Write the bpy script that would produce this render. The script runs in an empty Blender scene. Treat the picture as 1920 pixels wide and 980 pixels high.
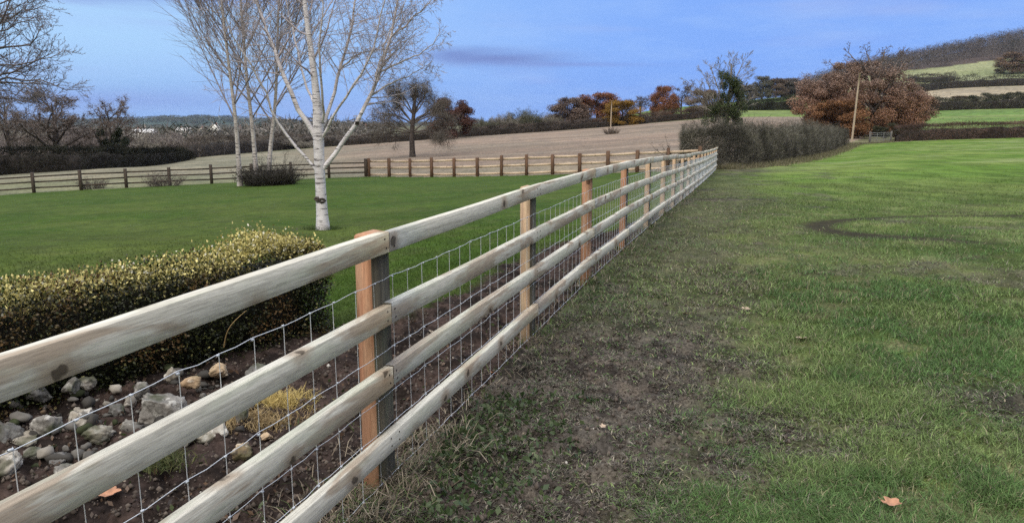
import bpy, math, random
import numpy as np
from mathutils import Vector, Matrix

R = math.radians
scene = bpy.context.scene
# ------------------------------------------------------------------ camera
PITCH, FPX, CAMZ = R(10.67), 1391.0, 1.5
cam_d = bpy.data.cameras.new('camera')
cam = bpy.data.objects.new('camera', cam_d)
scene.collection.objects.link(cam)
cam.location = (0, 0, CAMZ)
cam.rotation_euler = (math.pi / 2 - PITCH, 0, 0)
cam_d.sensor_width = 36.0
cam_d.lens = 36.0 * FPX / 1920.0
cam_d.clip_start = 0.05
cam_d.clip_end = 30000
scene.camera = cam
# ------------------------------------------------------------------ world
SUN_EL, SUN_AZ = R(44), R(208)          # azimuth clockwise from +Y : soft light from behind, a little left
world = bpy.data.worlds.new('World')
scene.world = world
world.use_nodes = True
wt = world.node_tree
wt.nodes.clear()
def wn(t, **k):
    n = wt.nodes.new(t)
    for a, b in k.items():
        setattr(n, a, b)
    return n
def wl(a, b): wt.links.new(a, b)
def wmath(op, a, b=None, c=None, clamp=False):
    n = wn('ShaderNodeMath', operation=op); n.use_clamp = clamp
    for i, v in enumerate((a, b, c)):
        if v is None: continue
        if isinstance(v, (int, float)): n.inputs[i].default_value = v
        else: wl(v, n.inputs[i])
    return n.outputs[0]
def wmix(f, a, b, mode='MIX'):
    n = wn('ShaderNodeMix', data_type='RGBA', blend_type=mode)
    if isinstance(f, (int, float)): n.inputs[0].default_value = f
    else: wl(f, n.inputs[0])
    for i, v in ((6, a), (7, b)):
        if isinstance(v, tuple): n.inputs[i].default_value = v + (1,)
        else: wl(v, n.inputs[i])
    return n.outputs[2]
sky = wn('ShaderNodeTexSky', sky_type='NISHITA')
sky.sun_disc = False
sky.sun_elevation = SUN_EL
sky.sun_rotation = SUN_AZ
sky.air_density, sky.dust_density, sky.ozone_density = 1.0, 0.6, 2.0
tc = wn('ShaderNodeTexCoord')
sep = wn('ShaderNodeSeparateXYZ')
wl(tc.outputs['Generated'], sep.inputs[0])
sx, sy, sz = sep.outputs
az = wmath('ARCTAN2', sx, sy)             # 0 ahead, + right
el = wmath('ARCSINE', sz)
# evening blue band near the horizon, paler to the left
mr = wn('ShaderNodeMapRange'); wl(az, mr.inputs[0])
mr.inputs[1].default_value = -0.62; mr.inputs[2].default_value = 0.30; mr.interpolation_type = 'SMOOTHSTEP'
lo = wmix(mr.outputs[0], (0.265, 0.455, 0.86), (0.195, 0.375, 0.92))
hi = wmix(mr.outputs[0], (0.43, 0.69, 1.0), (0.225, 0.430, 0.98))
me = wn('ShaderNodeMapRange'); wl(el, me.inputs[0])
me.inputs[1].default_value = 0.0; me.inputs[2].default_value = 0.10; me.interpolation_type = 'SMOOTHSTEP'
band = wmix(me.outputs[0], lo, hi)
# thin stretched cloud
cmb = wn('ShaderNodeCombineXYZ')
wl(wmath('MULTIPLY', az, 2.2), cmb.inputs[0]); wl(wmath('MULTIPLY', el, 15.0), cmb.inputs[1])
nz = wn('ShaderNodeTexNoise'); nz.inputs['Scale'].default_value = 1.6; nz.inputs['Detail'].default_value = 5
nz.inputs['Roughness'].default_value = 0.5; nz.inputs['Distortion'].default_value = 0.3
wl(cmb.outputs[0], nz.inputs['Vector'])
cr = wn('ShaderNodeMapRange'); wl(nz.outputs[0], cr.inputs[0])
cr.inputs[1].default_value = 0.50; cr.inputs[2].default_value = 0.78; cr.interpolation_type = 'SMOOTHSTEP'
band = wmix(wmath('MULTIPLY', cr.outputs[0], 0.55), band, (0.36, 0.44, 0.82))
cmb2 = wn('ShaderNodeCombineXYZ')
wl(wmath('MULTIPLY', az, 5.0), cmb2.inputs[0]); wl(wmath('MULTIPLY', el, 22.0), cmb2.inputs[1]); cmb2.inputs[2].default_value = 3.7
nz2 = wn('ShaderNodeTexNoise'); nz2.inputs['Scale'].default_value = 1.5; nz2.inputs['Detail'].default_value = 7; nz2.inputs['Roughness'].default_value = 0.6
wl(cmb2.outputs[0], nz2.inputs['Vector'])
cr2 = wn('ShaderNodeMapRange'); wl(nz2.outputs[0], cr2.inputs[0]); cr2.inputs[1].default_value = 0.42; cr2.inputs[2].default_value = 0.70
band = wmix(wmath('MULTIPLY', cr2.outputs[0], 0.35), band, (0.40, 0.60, 1.0))
def bank(a0, e0, wa, we, amt, colr, base, tilt=0.0):
    da = wmath('DIVIDE', wmath('SUBTRACT', az, a0), wa)
    wob = wmath('MULTIPLY', wmath('SUBTRACT', nz.outputs[0], 0.5), we * 4.0)
    de = wmath('DIVIDE', wmath('ADD', wmath('SUBTRACT', wmath('SUBTRACT', el, e0), wmath('MULTIPLY', wmath('SUBTRACT', az, a0), tilt)), wob), we)
    g = wmath('POWER', 2.718, wmath('MULTIPLY', wmath('ADD', wmath('MULTIPLY', da, da), wmath('MULTIPLY', de, de)), -1.0))
    return wmix(wmath('MULTIPLY', g, amt), base, colr)
band = bank(-0.02, 0.081, 0.085, 0.0090, 1.0, (0.19, 0.275, 0.62), band, -0.02)
band = bank(-0.075, 0.086, 0.035, 0.0065, 0.7, (0.18, 0.26, 0.60), band, -0.02)
band = bank(0.07, 0.073, 0.10, 0.0028, 0.55, (0.22, 0.31, 0.70), band, -0.02)
band = bank(-0.43, 0.156, 0.13, 0.016, 1.0, (0.20, 0.30, 0.70), band)
band = bank(-0.33, 0.150, 0.10, 0.009, .7, (0.22, 0.33, 0.74), band)
band = bank(-0.50, 0.028, 0.16, 0.010, 0.55, (0.20, 0.31, 0.74), band)
# higher up the dome: unseen pale brightness added to light the scene
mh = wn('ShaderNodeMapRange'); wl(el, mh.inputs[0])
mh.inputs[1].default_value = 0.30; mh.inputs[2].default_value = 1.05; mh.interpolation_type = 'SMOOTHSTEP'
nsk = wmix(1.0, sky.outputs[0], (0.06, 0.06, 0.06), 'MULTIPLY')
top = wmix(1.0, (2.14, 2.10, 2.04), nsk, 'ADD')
mb = wn('ShaderNodeMapRange'); wl(sy, mb.inputs[0])          # unseen warm brightness behind the camera, added as fill light
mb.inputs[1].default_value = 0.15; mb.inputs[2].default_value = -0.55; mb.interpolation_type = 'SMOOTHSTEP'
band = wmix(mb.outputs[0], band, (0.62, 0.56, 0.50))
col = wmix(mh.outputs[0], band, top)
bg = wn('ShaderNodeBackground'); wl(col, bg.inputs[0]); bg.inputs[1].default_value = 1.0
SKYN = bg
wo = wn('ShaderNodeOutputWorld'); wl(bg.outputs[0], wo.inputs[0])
world.cycles.sampling_method = 'MANUAL'; world.cycles.sample_map_resolution = 512
# ------------------------------------------------------------------ soft sun behind thin cloud
sl = bpy.data.lights.new('sun', 'SUN'); sl.energy = 2.0; sl.angle = R(32); sl.color = (1.0, 0.93, 0.84)
so = bpy.data.objects.new('sun', sl); scene.collection.objects.link(so)
sd = Vector((math.sin(SUN_AZ) * math.cos(SUN_EL), math.cos(SUN_AZ) * math.cos(SUN_EL), math.sin(SUN_EL)))
so.rotation_euler = sd.to_track_quat('Z', 'Y').to_euler()
scene.view_settings.view_transform = 'Standard'
scene.view_settings.look = 'None'
scene.view_settings.gamma = 1
scene.view_settings.use_curve_mapping = False
scene.view_settings.exposure = 0.0
scene.render.engine = 'CYCLES'
scene.cycles.use_denoising = False
scene.cycles.volume_bounces = 0
scene.cycles.max_bounces = 6
scene.cycles.diffuse_bounces = 3
scene.cycles.transparent_max_bounces = 4

# ------------------------------------------------------------------ helpers
SN, CS = math.sin(PITCH), math.cos(PITCH)
def slope(py):
    v = (490 - py) / FPX
    return (-SN + v * CS) / (CS + v * SN)
def zpy(Y, py): return CAMZ + Y * slope(py)
def xpx(px, py, Y):
    v = (490 - py) / FPX
    return Y * ((px - 960) / FPX) / (CS + v * SN)
def at(px, py, Y): return np.array([xpx(px, py, Y), Y, zpy(Y, py)])
def acol(px): return (px - 960) / FPX * CS      # x/y of an image column at the horizon

class Noise:
    def __init__(self, seed):
        rg = np.random.RandomState(seed); self.t = rg.rand(256, 256)
    def __call__(self, x, y):
        x = np.asarray(x, float); y = np.asarray(y, float)
        xi = np.floor(x).astype(np.int64); yi = np.floor(y).astype(np.int64)
        fx = x - xi; fy = y - yi
        fx = fx * fx * (3 - 2 * fx); fy = fy * fy * (3 - 2 * fy)
        a = self.t[xi & 255, yi & 255]; b = self.t[(xi + 1) & 255, yi & 255]
        c = self.t[xi & 255, (yi + 1) & 255]; d = self.t[(xi + 1) & 255, (yi + 1) & 255]
        return (a * (1 - fx) + b * fx) * (1 - fy) + (c * (1 - fx) + d * fx) * fy
    def fbm(self, x, y, o=4, g=0.5):
        s = 0; am = 1; n = 0
        for i in range(o):
            s = s + am * self(x * 2 ** i + 17.3 * i, y * 2 ** i - 9.1 * i); n += am; am *= g
        return s / n
NA, NB, NC = Noise(1), Noise(2), Noise(3)
def sstep(a, b, x):
    t = np.clip((np.asarray(x, float) - a) / (b - a), 0, 1); return t * t * (3 - 2 * t)

# ---- terrain height
PROF = {
 -500: [(5, 0.), (12, -.6), (38, -3.1), (70, -5.), (300, -15.), (3000, -15.), (5200, 10.), (9000, 10.)],
 0: [(5, 0.), (12, -.5), (40, 'p365'), (58, 'p332'), (75, 'p320'), (300, -13.), (2500, -13.), (5000, 'p229'), (9000, 2.)],
 200: [(5, 0.), (12, -.45), (42, 'p354'), (72, 'p312'), (300, -12.), (2500, -12.), (5000, 'p224'), (9000, 10.)],
 380: [(5, 0.), (12, -.4), (44, 'p345'), (100, 'p294'), (135, 'p288'), (300, -11.), (2500, -11.), (5000, 'p217'), (9000, 30.)],
 500: [(5, 0.), (13, -.4), (45, 'p339'), (100, 'p296'), (145, 'p281'), (300, -9.), (2500, -10.), (5000, 'p224'), (9000, 10.)],
 600: [(5, 0.), (14.5, 'p431'), (46, 'p334'), (75, 'p306'), (150, 'p275'), (300, -8.), (2500, -10.), (5000, 'p232'), (9000, 0.)],
 772: [(5, 0.), (14, -.4), (46.5, 'p331'), (75, 'p294'), (150, 'p263'), (300, -6.), (2500, -8.), (5000, 'p238'), (9000, 0.)],
 900: [(6, 0.), (15, -.35), (44, 'p330'), (80, 'p285'), (150, 'p254'), (300, -4.), (2500, -4.), (9000, -4.)],
 1020: [(7, 0.), (15, -.3), (41, 'p329'), (80, 'p280'), (150, 'p247'), (300, -1.), (2500, -1.), (9000, -1.)],
 1150: [(8, 0.), (14, -.2), (39, 'p326'), (80, 'p272'), (155, 'p238'), (300, 2.), (600, 4.), (9000, 4.)],
 1230: [(8, 0.), (13, -.15), (38, 'p323'), (80, 'p266'), (155, 'p231'), (185, 'p227'), (300, 'p201'), (420, 8.), (9000, 8.)],
 1340: [(9, -.03), (13.7, -.13), (20, -.33), (36, -.80), (60, -.9), (160, 'p224'), (300, 'p198'), (420, 'p196'), (9000, 14.)],
 1450: [(9, -.03), (14, -.12), (36, -.75), (51, 'p299'), (80, -.6), (165, 'p219'), (230, 'p209'), (420, 'p181'), (600, 17.), (9000, 17.)],
 1560: [(9, -.02), (30, -.5), (81, 'p286'), (120, 'p252'), (165, 'p221'), (250, 'p208'), (500, 'p178'), (850, 'p152'), (1000, 'p150'), (9000, 60.)],
 1650: [(9, 0.), (30, -.5), (97, 'p269'), (120, 'p258'), (200, 'p232'), (300, 'p210'), (450, 'p176'), (850, 'p132'), (1000, 'p128'), (9000, 80.)],
 1750: [(9, 0.), (30, -.45), (97, 'p266'), (140, 'p238'), (200, 'p222'), (300, 'p203'), (430, 'p170'), (600, 'p152'), (720, 'p132'), (950, 'p105'), (1100, 'p104'), (9000, 100.)],
 1850: [(9, 0.), (30, -.45), (97, 'p263'), (140, 'p236'), (200, 'p219'), (300, 'p200'), (430, 'p166'), (600, 'p146'), (720, 'p118'), (1000, 'p84'), (1150, 'p83'), (9000, 130.)],
 1920: [(9, 0.), (30, -.45), (97, 'p261'), (140, 'p235'), (200, 'p218'), (300, 'p199'), (430, 'p164'), (600, 'p143'), (720, 'p112'), (1050, 'p66'), (1200, 'p65'), (9000, 150.)],
 2400: [(9, 0.), (30, -.4), (97, -.5), (140, 0.), (300, 12.), (600, 40.), (1000, 110.), (1200, 120.), (9000, 150.)],
}
LR = np.linspace(math.log(1.0), math.log(9000), 420)
_cols = sorted(PROF)
TAB = []
for c in _cols:
    ks = PROF[c]
    ys = [math.log(1.0)] + [math.log(k[0]) for k in ks]
    zs = [0.0] + [zpy(k[0], float(k[1][1:])) if isinstance(k[1], str) else k[1] for k in ks]
    TAB.append(np.interp(LR, ys, zs))
TAB = np.array(TAB)
AG = np.linspace(acol(-500), acol(2400), 400)
_ac = np.array([acol(c) for c in _cols])
TG = np.array([np.interp(AG, _ac, TAB[:, j]) for j in range(TAB.shape[1])]).T      # (a, r)
def gsm(T, s, ax):
    k = np.arange(-3 * s, 3 * s + 1); w = np.exp(-.5 * (k / s) ** 2); w /= w.sum()
    P = np.pad(T, [(3 * s, 3 * s) if i == ax else (0, 0) for i in range(2)], mode='edge')
    return np.apply_along_axis(lambda v: np.convolve(v, w, 'valid'), ax, P)
TG = gsm(gsm(TG, 4, 0), 3, 1)
FX0, FSL = -0.478, 0.3126                         # near fence: x = FX0 + FSL*(y-3)
FU = np.array([FSL, 1.0]) / math.hypot(FSL, 1); FN = np.array([FU[1], -FU[0]])    # along, outward (paddock side)
def fdist(X, Y): return (X - FX0) * FN[0] + (Y - 3.0) * FN[1]
def H0(X, Y):
    X = np.asarray(X, float); Y = np.asarray(Y, float)
    r = np.hypot(X, Y); Ye = np.maximum(np.maximum(Y, .5 * r), 1.0)
    a = np.clip(X / Ye, AG[0], AG[-1])
    fa = (a - AG[0]) / (AG[1] - AG[0]); fr = (np.log(np.clip(Ye, 1, 8999)) - LR[0]) / (LR[1] - LR[0])
    ia = np.clip(fa.astype(int), 0, len(AG) - 2); ir = np.clip(fr.astype(int), 0, len(LR) - 2)
    fa = fa - ia; fr = fr - ir
    return (TG[ia, ir] * (1 - fa) + TG[ia + 1, ir] * fa) * (1 - fr) + (TG[ia, ir + 1] * (1 - fa) + TG[ia + 1, ir + 1] * fa) * fr
def mudness(X, Y):
    d = fdist(X, Y)
    n = NA.fbm(X * 1.1, Y * 1.1, 4); n2 = NB.fbm(X * .45 + 5, Y * .45, 3)
    w = 1.18 + .35 * sstep(3, 10, Y) + (n - .5) * (.7 + .8 * sstep(4, 8, Y)) + (n2 - .5) * (.2 + sstep(4, 8, Y))
    m = (1 - sstep(w * .75, w * 1.25, d)) * (d > -.1)
    m = m * (1 - .58 * sstep(4.4, 6.6, Y)) * (1 - .2 * sstep(14, 30, Y))
    m = np.maximum(m, .75 * sstep(.57, .68, NC.fbm(X * .9, Y * .9, 4)) * sstep(2.8, 1.5, d))
    m = np.maximum(m, .55 * sstep(.60, .72, NB.fbm(X * .8 + 40, Y * .8, 4)) * (1 - sstep(4, 7, d)))
    # bare patches seen beside the worn strip
    for (px, py, rad) in ((1375, 672, .28), (1120, 628, .22), (1480, 800, .22), (1340, 860, .25), (1890, 760, .35)):
        Yp = -CAMZ / slope(py); Xp = xpx(px, py, Yp)
        m = np.maximum(m, .9 * np.exp(-((X - Xp) ** 2 + ((Y - Yp) * .8) ** 2) / rad ** 2 * (.7 + n)))
    # the end of the fence by the hedge
    m = np.maximum(m, .8 * np.exp(-((X - 10.8) ** 2 + ((Y - 35) * .6) ** 2) / 3.0))
    return np.clip(m, 0, 1)
def tyre(X, Y):
    # worn wheel mark: an arc in the paddock
    Yc = 11.0; Xc = 8.0
    e = np.hypot((X - Xc) / 3.3, (Y - Yc) / 2.1)
    ang = np.arctan2(Y - Yc, X - Xc)
    keep = (ang > .3) & (ang <= math.pi) | (ang < -2.4)
    k = np.exp(-((e - 1) / np.where(Y > 11.6, .075, .072)) ** 2) * keep * 1.4
    k = np.clip(k * (.25 + .75 * sstep(.1, .7, np.abs(ang))), 0, 1) * np.where(Y < 10.4, 1 - .7 * sstep(5.4, 6.6, X), 1); k = np.maximum(k, .38 * (e < 1) * sstep(.70, .95, e) * (X < 6.4) * (Y < 11.4))
    yl = 13.75 + .06 * (X - 8)
    k = np.maximum(k, .45 * np.exp(-((Y - yl) / .19) ** 2) * (X > 7.6))
    yl = 15.2 + .05 * (X - 8)
    return np.maximum(k, .4 * np.exp(-((Y - yl) / .19) ** 2) * (X > 8.8))
def soilstrip(X, Y):
    d = -fdist(X, Y)
    n = NA.fbm(X * 2.2 + 9, Y * 2.2, 3)
    w = 1.25 + (n - .5) * .5 - .95 * sstep(8.0, 13, Y) + 2.0 * (1 - sstep(4.9, 5.5, Y + (n - .5) * .6))
    return (1 - sstep(w * .85, w * 1.1, d)) * (d > 0)
def relief(X, Y):
    d = fdist(X, Y); r = np.hypot(X, Y)
    fade = 1 - sstep(14, 30, r)
    m = mudness(X, Y) * (d > 0); s = soilstrip(X, Y)
    lump = (NA.fbm(X * 9, Y * 9, 3) - .5)
    fine = (NB.fbm(X * 26, Y * 26, 2) - .5)
    swell = (NC.fbm(X * 1.3, Y * 1.3, 2) - .5) * .05
    z = fade * ((.018 + .075 * m) * lump + .050 * m * fine) * (d > 0)
    z = z + s * fade * (.10 * lump + .05 * fine) + fade * swell * (d > .3) 
    return z
def H(X, Y): return H0(X, Y) + relief(X, Y)
def Hs(x, y): return float(H(np.array([x]), np.array([y]))[0])

# ---- mesh building
COL = scene.collection
def mk(name, V, F, mat, parent=None, col=None, smooth=False):
    """V (n,3); F list of int arrays (m,k)"""
    me = bpy.data.meshes.new(name)
    V = np.ascontiguousarray(V, dtype=np.float32)
    if not isinstance(F, (list, tuple)): F = [F]
    F = [np.asarray(f, dtype=np.int32) for f in F if len(f)]
    loops = np.concatenate([f.ravel() for f in F]) if F else np.zeros(0, np.int32)
    sizes = np.concatenate([np.full(len(f), f.shape[1], np.int32) for f in F]) if F else np.zeros(0, np.int32)
    me.vertices.add(len(V)); me.vertices.foreach_set('co', V.ravel())
    me.loops.add(len(loops)); me.loops.foreach_set('vertex_index', loops)
    me.polygons.add(len(sizes))
    st = np.concatenate([[0], np.cumsum(sizes)[:-1]]).astype(np.int32) if len(sizes) else sizes
    me.polygons.foreach_set('loop_start', st)
    me.polygons.foreach_set('loop_total', sizes)
    if smooth: me.polygons.foreach_set('use_smooth', np.ones(len(sizes), bool))
    me.update(calc_edges=True)
    if col is not None:
        ca = me.color_attributes.new('Col', 'FLOAT_COLOR', 'POINT')
        c4 = np.ones((len(V), 4), np.float32); c4[:, :3] = col
        ca.data.foreach_set('color', c4.ravel())
    if mat: me.materials.append(mat)
    o = bpy.data.objects.new(name, me); COL.objects.link(o)
    if parent: o.parent = parent
    return o
def tag(o, label=None, cat=None, group=None, kind=None):
    if label: o['label'] = label
    if cat: o['category'] = cat
    if group: o['group'] = group
    if kind: o['kind'] = kind
    return o
def thing(name, loc, label, cat, group=None, rz=0, sc=None):
    o = bpy.data.objects.new(name, None); COL.objects.link(o)
    o.location = loc; o.rotation_euler = (0, 0, rz); o.empty_display_size = .2
    if sc: o.scale = sc
    return tag(o, label, cat, group)
def box_arr(c, s):
    x, y, z = s[0] / 2, s[1] / 2, s[2] / 2
    V = np.array([[-x, -y, -z], [x, -y, -z], [x, y, -z], [-x, y, -z], [-x, -y, z], [x, -y, z], [x, y, z], [-x, y, z]]) + np.array(c)
    F = np.array([[0, 3, 2, 1], [4, 5, 6, 7], [0, 1, 5, 4], [1, 2, 6, 5], [2, 3, 7, 6], [3, 0, 4, 7]])
    return V, F
def joinm(parts):
    Vs, Fs, n = [], {}, 0
    for V, F in parts:
        Vs.append(V)
        for f in (F if isinstance(F, list) else [F]):
            f = np.asarray(f)
            if len(f): Fs.setdefault(f.shape[1], []).append(f + n)
        n += len(V)
    return np.concatenate(Vs), [np.concatenate(f) for f in Fs.values()]
def tubes(br, sides=5, cap=True):
    """br: list of (pts (N,3), radii (N,))"""
    groups = {}
    for p, r in br: groups.setdefault(len(p), []).append((p, r))
    out = []
    for N, lst in groups.items():
        P = np.array([b[0] for b in lst], float); Rr = np.array([b[1] for b in lst], float)
        T = np.gradient(P, axis=1); T /= np.linalg.norm(T, axis=2, keepdims=True) + 1e-9
        ref = np.where(np.abs(T[:, :1, 2:3]) > .9, np.array([1., 0, 0]), np.array([0, 0, 1.]))
        ref = np.broadcast_to(ref, T.shape)
        A = np.cross(T, ref); A /= np.linalg.norm(A, axis=2, keepdims=True) + 1e-9
        Bv = np.cross(T, A)
        th = np.arange(sides) * 2 * math.pi / sides
        ring = P[:, :, None] + Rr[:, :, None, None] * (A[:, :, None] * np.cos(th)[:, None] + Bv[:, :, None] * np.sin(th)[:, None])
        V = ring.reshape(-1, 3)
        b = np.arange(len(lst))[:, None, None] * N * sides + np.arange(N - 1)[None, :, None] * sides
        k = np.arange(sides)[None, None]; k2 = (k + 1) % sides
        F = np.stack([b + k, b + k2, b + sides + k2, b + sides + k], -1).reshape(-1, 4)
        out.append((V, [F[:, ::-1]]))
    return joinm(out)
def shards(P, D, L, W, rng, curve=0.0):
    """thin triangles from P along D (unit) length L, width W"""
    n = len(P); L = np.broadcast_to(L, n)[:, None]; W = np.broadcast_to(W, n)[:, None]
    q = rng.normal(size=(n, 3)); S = np.cross(D, q); S /= np.linalg.norm(S, axis=1, keepdims=True) + 1e-9
    V = np.empty((n, 3, 3)); V[:, 0] = P - S * W / 2; V[:, 1] = P + S * W / 2; V[:, 2] = P + D * L
    F = np.arange(3 * n).reshape(n, 3)
    return V.reshape(-1, 3), F
def leaves(P, L, W, rng, nrm=None, spread=1.0):
    """rhombic folded leaves"""
    n = len(P); L = np.broadcast_to(L, n)[:, None]; W = np.broadcast_to(W, n)[:, None]
    D = rng.normal(size=(n, 3))
    if nrm is not None: D = nrm + D * spread
    D /= np.linalg.norm(D, axis=1, keepdims=True)
    q = rng.normal(size=(n, 3)); S = np.cross(D, q); S /= np.linalg.norm(S, axis=1, keepdims=True)
    V = np.empty((n, 4, 3)); V[:, 0] = P; V[:, 1] = P + D * L * .5 + S * W / 2; V[:, 2] = P + D * L; V[:, 3] = P + D * L * .5 - S * W / 2
    return V.reshape(-1, 3), np.arange(4 * n).reshape(n, 4)
def udir(rng, n, up=0.0):
    d = rng.normal(size=(n, 3)); d /= np.linalg.norm(d, axis=1, keepdims=True)
    d[:, 2] += up; return d / np.linalg.norm(d, axis=1, keepdims=True)

# ---- materials
def newmat(name):
    m = bpy.data.materials.new(name); m.use_nodes = True
    nt = m.node_tree; b = nt.nodes['Principled BSDF']; return m, nt, b
def N(nt, t, **k):
    n = nt.nodes.new(t)
    for a, v in k.items(): setattr(n, a, v)
    return n
def mixc(nt, f, a, b, mode='MIX'):
    n = N(nt, 'ShaderNodeMix', data_type='RGBA', blend_type=mode)
    for i, v in ((0, f), (6, a), (7, b)):
        if isinstance(v, (int, float)): n.inputs[i].default_value = v
        elif isinstance(v, tuple): n.inputs[i].default_value = v + (1,) if len(v) == 3 else v
        else: nt.links.new(v, n.inputs[i])
    return n.outputs[2]
def noise(nt, vec, scale, detail=3, rough=.55, dist=0.0):
    n = N(nt, 'ShaderNodeTexNoise'); n.inputs['Scale'].default_value = scale; n.inputs['Detail'].default_value = detail
    n.inputs['Roughness'].default_value = rough; n.inputs['Distortion'].default_value = dist
    if vec is not None: nt.links.new(vec, n.inputs['Vector'])
    return n.outputs[0]
def ramp(nt, fac, a, b, va=0.0, vb=1.0):
    n = N(nt, 'ShaderNodeMapRange'); n.inputs[1].default_value = a; n.inputs[2].default_value = b
    n.inputs[3].default_value = va; n.inputs[4].default_value = vb; n.interpolation_type = 'SMOOTHSTEP'
    nt.links.new(fac, n.inputs[0]); return n.outputs[0]
def mapping(nt, scale, out='Object', rnd=False):
    t = N(nt, 'ShaderNodeTexCoord'); m = N(nt, 'ShaderNodeMapping'); m.inputs['Scale'].default_value = scale
    nt.links.new(t.outputs[out], m.inputs['Vector'])
    if rnd:
        oi = N(nt, 'ShaderNodeObjectInfo'); v = N(nt, 'ShaderNodeVectorMath', operation='SCALE')
        c = N(nt, 'ShaderNodeCombineXYZ')
        for i in range(3): nt.links.new(oi.outputs['Random'], c.inputs[i])
        nt.links.new(c.outputs[0], v.inputs[0]); v.inputs['Scale'].default_value = 60.0
        nt.links.new(v.outputs[0], m.inputs['Location'])
    return m.outputs[0]
def bump(nt, b, h, s, d):
    n = N(nt, 'ShaderNodeBump'); n.inputs['Strength'].default_value = s; n.inputs['Distance'].default_value = d
    nt.links.new(h, n.inputs['Height']); nt.links.new(n.outputs[0], b.inputs['Normal'])
def attr_mat(name, rough=.8, spec=.25, tint=False, transl=0.0, var=None):
    m, nt, b = newmat(name)
    a = N(nt, 'ShaderNodeVertexColor', layer_name='Col'); c = a.outputs[0]
    if tint:
        oi = N(nt, 'ShaderNodeObjectInfo'); c = mixc(nt, 1.0, c, oi.outputs['Color'], 'MULTIPLY')
    if var:
        nv = noise(nt, mapping(nt, (1, 1, 1)), var, 3)
        c = mixc(nt, ramp(nt, nv, .3, .7, 0, 1), mixc(nt, 1.0, c, (.7, .7, .7), 'MULTIPLY'), mixc(nt, 1.0, c, (1.25, 1.25, 1.25), 'MULTIPLY'))
    nt.links.new(c, b.inputs['Base Color']); b.inputs['Roughness'].default_value = rough
    b.inputs['Specular IOR Level'].default_value = spec
    if transl:
        t = N(nt, 'ShaderNodeBsdfTranslucent'); nt.links.new(c, t.inputs[0])
        mx = N(nt, 'ShaderNodeMixShader'); mx.inputs[0].default_value = transl
        nt.links.new(b.outputs[0], mx.inputs[1]); nt.links.new(t.outputs[0], mx.inputs[2])
        nt.links.new(mx.outputs[0], nt.nodes['Material Output'].inputs[0])
    return m
MGRASS = attr_mat('grass_blades', .65, .15, transl=.25)
MLEAF = attr_mat('leaf', .5, .35, transl=.15)
MTWIG = attr_mat('twigs', .85, .15)
MCROWN = attr_mat('crown', .85, .1, tint=True)

def ground_mat(name, fine=30., bstr=.6, bdist=.03, ct=1.0):
    m, nt, b = newmat(name)
    a = N(nt, 'ShaderNodeVertexColor', layer_name='Col'); c = a.outputs[0]
    o = mapping(nt, (1, 1, 1))
    n1 = noise(nt, o, fine, 5, .65); n2 = noise(nt, o, fine * .12, 4, .6); n3 = noise(nt, o, fine * .012, 3, .6)
    c = mixc(nt, ramp(nt, n1, .3, .7), mixc(nt, 1.0, c, (1 - .45 * ct,) * 3, 'MULTIPLY'), mixc(nt, 1.0, c, (1 + .45 * ct,) * 3, 'MULTIPLY'))
    c = mixc(nt, ramp(nt, n2, .3, .7), mixc(nt, 1.0, c, (.82, .84, .85), 'MULTIPLY'), mixc(nt, 1.0, c, (1.15, 1.13, 1.05), 'MULTIPLY'))
    c = mixc(nt, ramp(nt, n3, .3, .7), mixc(nt, 1.0, c, (.88, .92, .92), 'MULTIPLY'), mixc(nt, 1.0, c, (1.1, 1.06, 1.05), 'MULTIPLY'))
    nt.links.new(c, b.inputs['Base Color']); b.inputs['Roughness'].default_value = .95; b.inputs['Specular IOR Level'].default_value = .04
    bump(nt, b, n1, bstr, bdist)
    return m
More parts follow.
